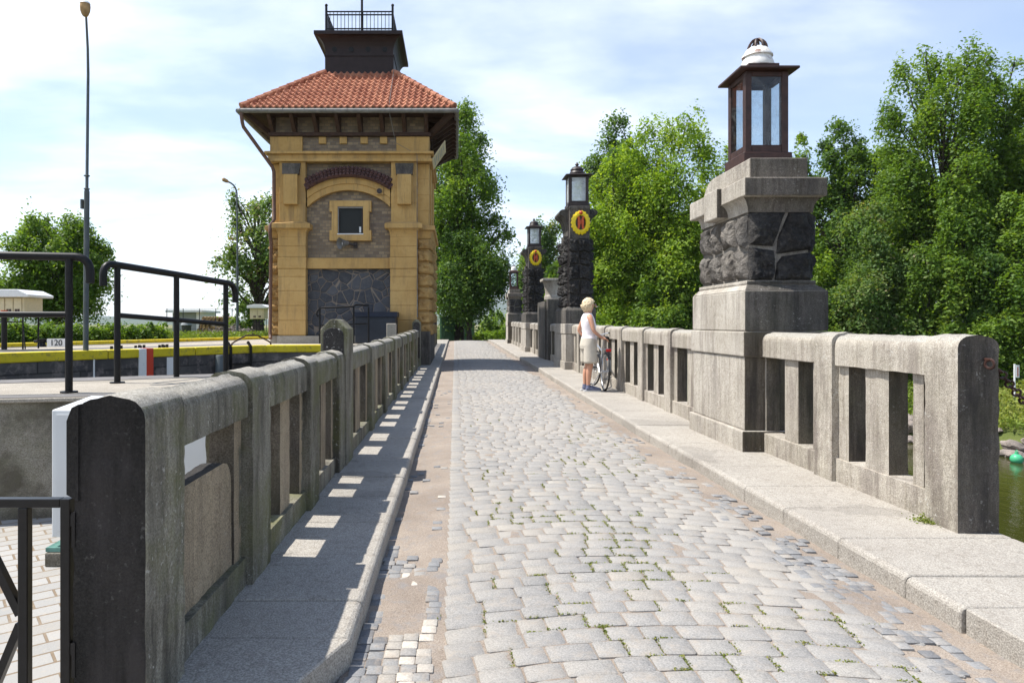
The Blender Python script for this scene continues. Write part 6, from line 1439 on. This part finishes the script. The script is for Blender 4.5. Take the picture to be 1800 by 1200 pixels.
def woman():
    ang = R(84); yb = 12.0; base = Vector((2.345, yb, .11+rise(yb)))
    root = thing("person", base, "woman with short blond hair in white top and beige shorts beside a bicycle", "person")
    f = Vector((math.sin(ang), math.cos(ang), 0)); l = Vector((-math.cos(ang), math.sin(ang), 0)); U = Vector((0, 0, 1)); w = lambda a, b, c: f*a+l*b+U*c
    def put(name, me, mat):
        me.materials.clear(); me.materials.append(mat); me.name = name; o = bpy.data.objects.new(name, me); C.objects.link(o); o.parent = root; return o
    V, E, Rr, add = chain_graph()
    pel = add(w(0, 0, .87), .105); sp = add(w(.012, 0, 1.0), .095, pel); ch = add(w(.0, 0, 1.15), .098, sp); uc = add(w(-.02, 0, 1.27), .085, ch)
    nk = add(w(-.005, 0, 1.365), .052, uc); hb = add(w(.015, 0, 1.43), .055, nk); hd = add(w(.03, 0, 1.505), .084, hb); ht = add(w(.022, 0, 1.575), .064, hd)
    for s in (1, -1):
        hp = add(w(.0, s*.095, .80), .088, pel); th = add(w(.015, s*.098, .62), .078, hp); kn = add(w(.02 if s > 0 else .0, s*.10, .455), .052, th); ca = add(w(-.025, s*.10, .33), .054, kn); an = add(w(-.035, s*.10, .10), .033, ca); he = add(w(-.03, s*.10, .05), .036, an); to = add(w(.10, s*.115, .035), .034, he)
        sh = add(w(-.02, s*.155, 1.30), .052, uc)
        if s > 0:
            el = add(w(-.10, s*.27, 1.06), .036, sh); wr = add(w(.02, s*.19, .90), .025, el); hn = add(w(.06, s*.16, .86), (.034, .018), wr); fd = w(.25, -.5, -.8).normalized(); sd2 = w(.9, .3, .2).normalized()
        else:
            el = add(w(.03, s*.215, 1.05), .036, sh); wr = add(w(.17, s*.17, .95), .026, el); hn = add(w(.235, s*.16, .925), (.036, .018), wr); fd = w(.85, .0, -.45).normalized(); sd2 = w(0, -1, 0)
        p = Vector(V[hn])
        for k in range(4):
            o = (k-1.5)*.017; a = add(p+sd2*o+fd*.03, .0095, hn); L = (.030, .036, .034, .026)[k]; c = add(p+sd2*o+fd*(.03+L), .0088, a); add(p+sd2*o+fd*(.03+L*1.6)+Vector((0, 0, -.022)), .0075, c)
        a = add(p+sd2*.034+fd*-.012, .011, hn); add(p+sd2*.05+fd*.022, .009, a)
    put("body", skin_mesh(V, E, Rr), M['skin'])
    # face: nose, brows and mouth under the hair
    b = MB(); hc = base+w(.035, 0, 1.505)
    b.tube([hc+w(.075, 0, .03), hc+w(.105, 0, -.02), hc+w(.085, 0, -.028)], [.010, .016, .010], 8)
    for s in (1, -1): b.ball(tuple(hc+w(.0, s*.083, -.005)), (.014, .014, .026), 8, 6)
    b.build("face", M['skin'], root, smooth='all')
    b = MB()
    for s in (1, -1): b.ball(tuple(hc+w(.082, s*.032, .012)), .011, 8, 6)
    b.tube([hc+w(.082, .022, -.055), hc+w(.09, 0, -.057), hc+w(.082, -.022, -.055)], .006, 6); b.build("eyes_and_mouth", M['shoe'], root, smooth='all')
    # hair: wavy cap with a full back
    bm = bmesh.new(); bmesh.ops.create_icosphere(bm, subdivisions=5, radius=1)
    for v in list(bm.verts):
        c = v.co; q = w(c.x*.112-(.02 if c.z < 0 else 0), c.y*.105, c.z*(.115 if c.z > 0 else .15)); n = mnoise.noise(c*2.6)*.10+mnoise.noise(Vector((c.x*7, c.y*7, c.z*3)))*.09+mnoise.noise(Vector((c.x*17, c.y*17, c.z*7)))*.12+mnoise.noise(Vector((c.x*33, c.y*33, c.z*16)))*.07; q *= 1+n
        if c.x > .55 and c.z < .35: q *= .62
        if c.z < -.45: q.z *= .95
        v.co = q+w(.002, 0, 1.52)
    me = bpy.data.meshes.new("hair"); bm.to_mesh(me); bm.free(); me.shade_smooth(); put("hair", me, M['hair'])
    def loft(b, rings, n=26, wr=.0, seed=0):
        """closed elliptical rings (centre, half width along l, half depth along f, tilt axis up) with small cloth folds"""
        o = len(b.v)
        for c, hw, hd in rings:
            for k in range(n):
                t = 2*math.pi*k/n; p = c+l*(hw*math.cos(t))+f*(hd*math.sin(t)); q = 1+wr*(mnoise.noise(Vector((math.cos(t)*2.2, math.sin(t)*2.2, c.z*9+seed)))+.6*mnoise.noise(Vector((math.cos(t)*5, math.sin(t)*5, c.z*14+seed))))
                p = c+(p-c)*q; b.v.append(tuple(base+p))
        for r in range(len(rings)-1):
            for k in range(n): k2 = (k+1) % n; b.f.append((o+r*n+k, o+r*n+k2, o+(r+1)*n+k2, o+(r+1)*n+k)); b.m.append(0)
    def dense(tab, m=4):
        out = []
        for (z0, x0, a0, d0), (z1, x1, a1, d1) in zip(tab, tab[1:]):
            for i in range(m): t = i/m; out.append((w(x0+(x1-x0)*t, 0, z0+(z1-z0)*t), a0+(a1-a0)*t, d0+(d1-d0)*t))
        z, x, a, d = tab[-1]; out.append((w(x, 0, z), a, d)); return out
    b = MB(); loft(b, dense([(.835, .0, .176, .136), (.90, .0, .172, .13), (.98, .012, .150, .113), (1.06, .008, .152, .115), (1.15, .0, .162, .125), (1.24, -.012, .166, .118), (1.30, -.018, .150, .10), (1.345, -.016, .118, .078), (1.365, -.012, .085, .064)]), wr=.035)
    b.build("sleeveless_top", M['top'], root, smooth='all')
    b = MB(); loft(b, dense([(.93, .0, .166, .124), (.87, .0, .178, .138), (.80, -.004, .186, .146), (.735, -.002, .178, .138), (.72, .0, .10, .10)]), wr=.02)
    for s in (1, -1):
        rings = [(w(.012*t, s*(.088+.018*t), .80-.31*t), .098+.006*t, .118+.004*t) for t in np.linspace(0, 1, 9)]; rings.append((rings[-1][0]+Vector((0, 0, .004)), .085, .10)); loft(b, rings, 18, .03, s*3)
    b.build("shorts", M['shorts'], root, smooth='all')
    for s in (1, -1):
        b = MB(); pts = [(-.075, .10, .055, .030), (-.06, .10, .052, .044), (-.02, .101, .056, .046), (.04, .107, .050, .046), (.10, .114, .042, .044), (.15, .119, .036, .037), (.185, .121, .032, .02)]
        b.tube([base+w(x, s*y, z) for x, y, z, r in pts], [r for x, y, z, r in pts], 12); b.tube([base+w(-.035, s*.10, .06), base+w(-.035, s*.10, .115)], [.045, .041], 12)
        sh = b.build("shoe", M['shoe'], root, smooth=True)
        b = MB(); pts = [w(-.115, s*.10-.03, 0), w(-.115, s*.10+.03, 0), w(.05, s*.106+.05, 0), w(.17, s*.12+.042, 0), (w(.205, s*.12, 0)), w(.17, s*.12-.042, 0), w(.05, s*.106-.045, 0)]
        b.prism([(base.x+p.x, base.y+p.y) for p in pts], 'z', base.z+.001, base.z+.024); q = b.build("sole", M['sole'], root, bevel=.006); q.parent = sh
woman()
def bicycle():
    x0, y0 = 2.63, 12.02; z0 = .11+rise(y0); root = thing("bicycle", (x0, y0+.5, z0), "silver bicycle with red rear reflector, leaning between the woman and the parapet", "bicycle")
    rw = .335; rear = Vector((x0, y0, z0+rw)); front = Vector((x0, y0+1.04, z0+rw)); lean = .045
    sh = lambda p: Vector((p[0]+(p[2]-z0)*lean, p[1], p[2]))
    def B(name, fn, mat, par=root, **k):
        b = MB(); fn(b); b.v = [tuple(sh(v)) for v in b.v]; o = b.build(name, mat, root, **k)
        if par is not root: o.parent = par
        return o
    ax = Vector((1, 0, 0))
    for c, st in ((rear, 0), (front, .22)):
        axd = Vector((1, st, 0)).normalized()
        w_ = B("wheel", lambda b: b.torus(c, axd, rw-.028, .011, 44, 8), M['chrome'], smooth='all')
        B("tyre", lambda b: b.torus(c, axd, rw-.016, .017, 44, 8), M['rubber'], w_, smooth='all')
        def spokes(b):
            fw = Vector((0, 0, 1)).cross(axd)
            for i in range(28):
                a = 2*math.pi*i/28; b.tube([c+axd*(.025 if i % 2 else -.025), c+(fw*math.cos(a)+Vector((0, 0, 1))*math.sin(a))*(rw-.03)], .0016, 4)
            b.tube([c-axd*.05, c+axd*.05], .018, 8)
        B("spokes", spokes, M['chrome'], w_)
        def guard(b):
            fw = Vector((0, 0, 1)).cross(axd)
            for s in (-.014, .014): b.tube([c+axd*s+(fw*math.cos(a)+Vector((0, 0, 1))*math.sin(a))*(rw+.018) for a in np.linspace(R(5), R(175), 14)], .011, 6)
        B("mudguard", guard, M['darkgrey'], w_, smooth=True)
    bb = Vector((x0, y0+.44, z0+.28)); seat = Vector((x0, y0+.27, z0+.78)); head = Vector((x0, y0+.86, z0+.80)); hl = Vector((x0, y0+.92, z0+.66))
    def frame(b):
        for p, q, r in ((bb, seat, .016), (bb, hl, .02), (seat-Vector((0, -.02, .10)), head, .016), (head, hl, .02)): b.tube([p, q], r, 8)
        for s in (-1, 1): o = ax*.05*s; b.tube([rear+o, bb+o*.6], .009, 6); b.tube([rear+o, seat+o*.4-Vector((0, 0, .08))], .008, 6)
        b.tube([seat-(seat-bb)*.1, seat+Vector((0, -.04, .12))], .013, 8)
    B("frame", frame, M['chrome'], smooth=True)
    def fork(b):
        for s in (-1, 1): b.tube([hl+ax*.02*s, hl+ax*.05*s-Vector((0, -.02, .1)), front+ax*.05*s], .010, 6)
    B("fork", fork, M['chrome'], smooth=True)
    def rack(b):
        for s in (-.06, .06): b.tube([rear+Vector((s, -.16, .40)), rear+Vector((s, .22, .40))], .006, 6); b.tube([rear+Vector((s*.9, 0, 0)), rear+Vector((s, -.1, .40))], .005, 6)
        for k in range(3): b.tube([rear+Vector((-.06, -.16+.12*k, .40)), rear+Vector((.06, -.16+.12*k, .40))], .005, 6)
    B("carrier", rack, M['chrome'])
    def saddle(b):
        p = seat+Vector((0, -.05, .15)); b.ball(p+Vector((0, -.06, 0)), (.082, .09, .035), 14, 8); b.ball(p+Vector((0, .07, .0)), (.034, .12, .026), 12, 8)
    B("saddle", saddle, M['rubber'], smooth='all')
    hs = head+Vector((0, -.01, .16))
    B("handlebar", lambda b: (b.tube([head, hs], .014, 8), b.tube([hs+Vector((-.29, -.12, .05)), hs+Vector((-.2, -.03, .05)), hs+Vector((-.05, .03, 0)), hs+Vector((.05, .03, 0)), hs+Vector((.2, -.03, .05)), hs+Vector((.29, -.12, .05))], .011, 8)), M['chrome'], smooth=True)
    for s in (-1, 1): B("grip", lambda b: b.tube([hs+Vector((.21*s, -.04, .05)), hs+Vector((.30*s, -.135, .05))], .017, 8), M['rubber'], smooth=True)
    def crank(b):
        b.torus(bb+ax*.04, ax, .085, .006, 24, 5)
        for s in (-1, 1): q = bb+ax*.07*s; e = q+Vector((0, .10*s*.7, -.14*s*.8)); b.tube([q, e], .009, 6); 
    B("crank", crank, M['chrome'])
    for s in (-1, 1): e = bb+ax*.07*s+Vector((0, .07*s, -.112*s)); B("pedal", lambda b: (b.box(e.x+.01*s, e.x+.10*s, e.y-.035, e.y-.025, e.z-.012, e.z+.012), b.box(e.x+.01*s, e.x+.10*s, e.y+.025, e.y+.035, e.z-.012, e.z+.012), b.box(e.x+.01*s, e.x+.02*s, e.y-.025, e.y+.025, e.z-.008, e.z+.008), b.box(e.x+.09*s, e.x+.10*s, e.y-.025, e.y+.025, e.z-.008, e.z+.008)), M['darkgrey'])
    B("rear_light", lambda b: (b.box(x0-.045, x0+.045, y0-.185, y0-.155, z0+rw+.36, z0+rw+.41)), M['redlens'], bevel=.005)
    B("rear_reflector", lambda b: (b.lathe([(.035, 0), (.035, .02)], (x0, y0-.19, z0+rw+.22), 12)), M['redlens'])
    B("kickstand", lambda b: b.tube([bb+Vector((-.03, -.06, -.02)), Vector((x0-.17, y0+.34, z0+.01))], .008, 6), M['chrome'])
bicycle()

# ------------------------------------------------------------------ AIR
def haze():
    b = MB(); b.box(-7400, 7400, -7400, 7400, -8, 330); m = bpy.data.materials.new("pale_air"); m.use_nodes = True; nt = m.node_tree; nt.nodes.remove(nt.nodes["Principled BSDF"])
    v = nt.nodes.new("ShaderNodeVolumePrincipled"); v.inputs["Color"].default_value = (.80, .88, 1, 1); v.inputs["Density"].default_value = HAZE; v.inputs["Anisotropy"].default_value = .1
    nt.links.new(v.outputs[0], nt.nodes["Material Output"].inputs["Volume"]); b.build("haze", m, kind="stuff")
HAZE = 1.0e-4
haze()
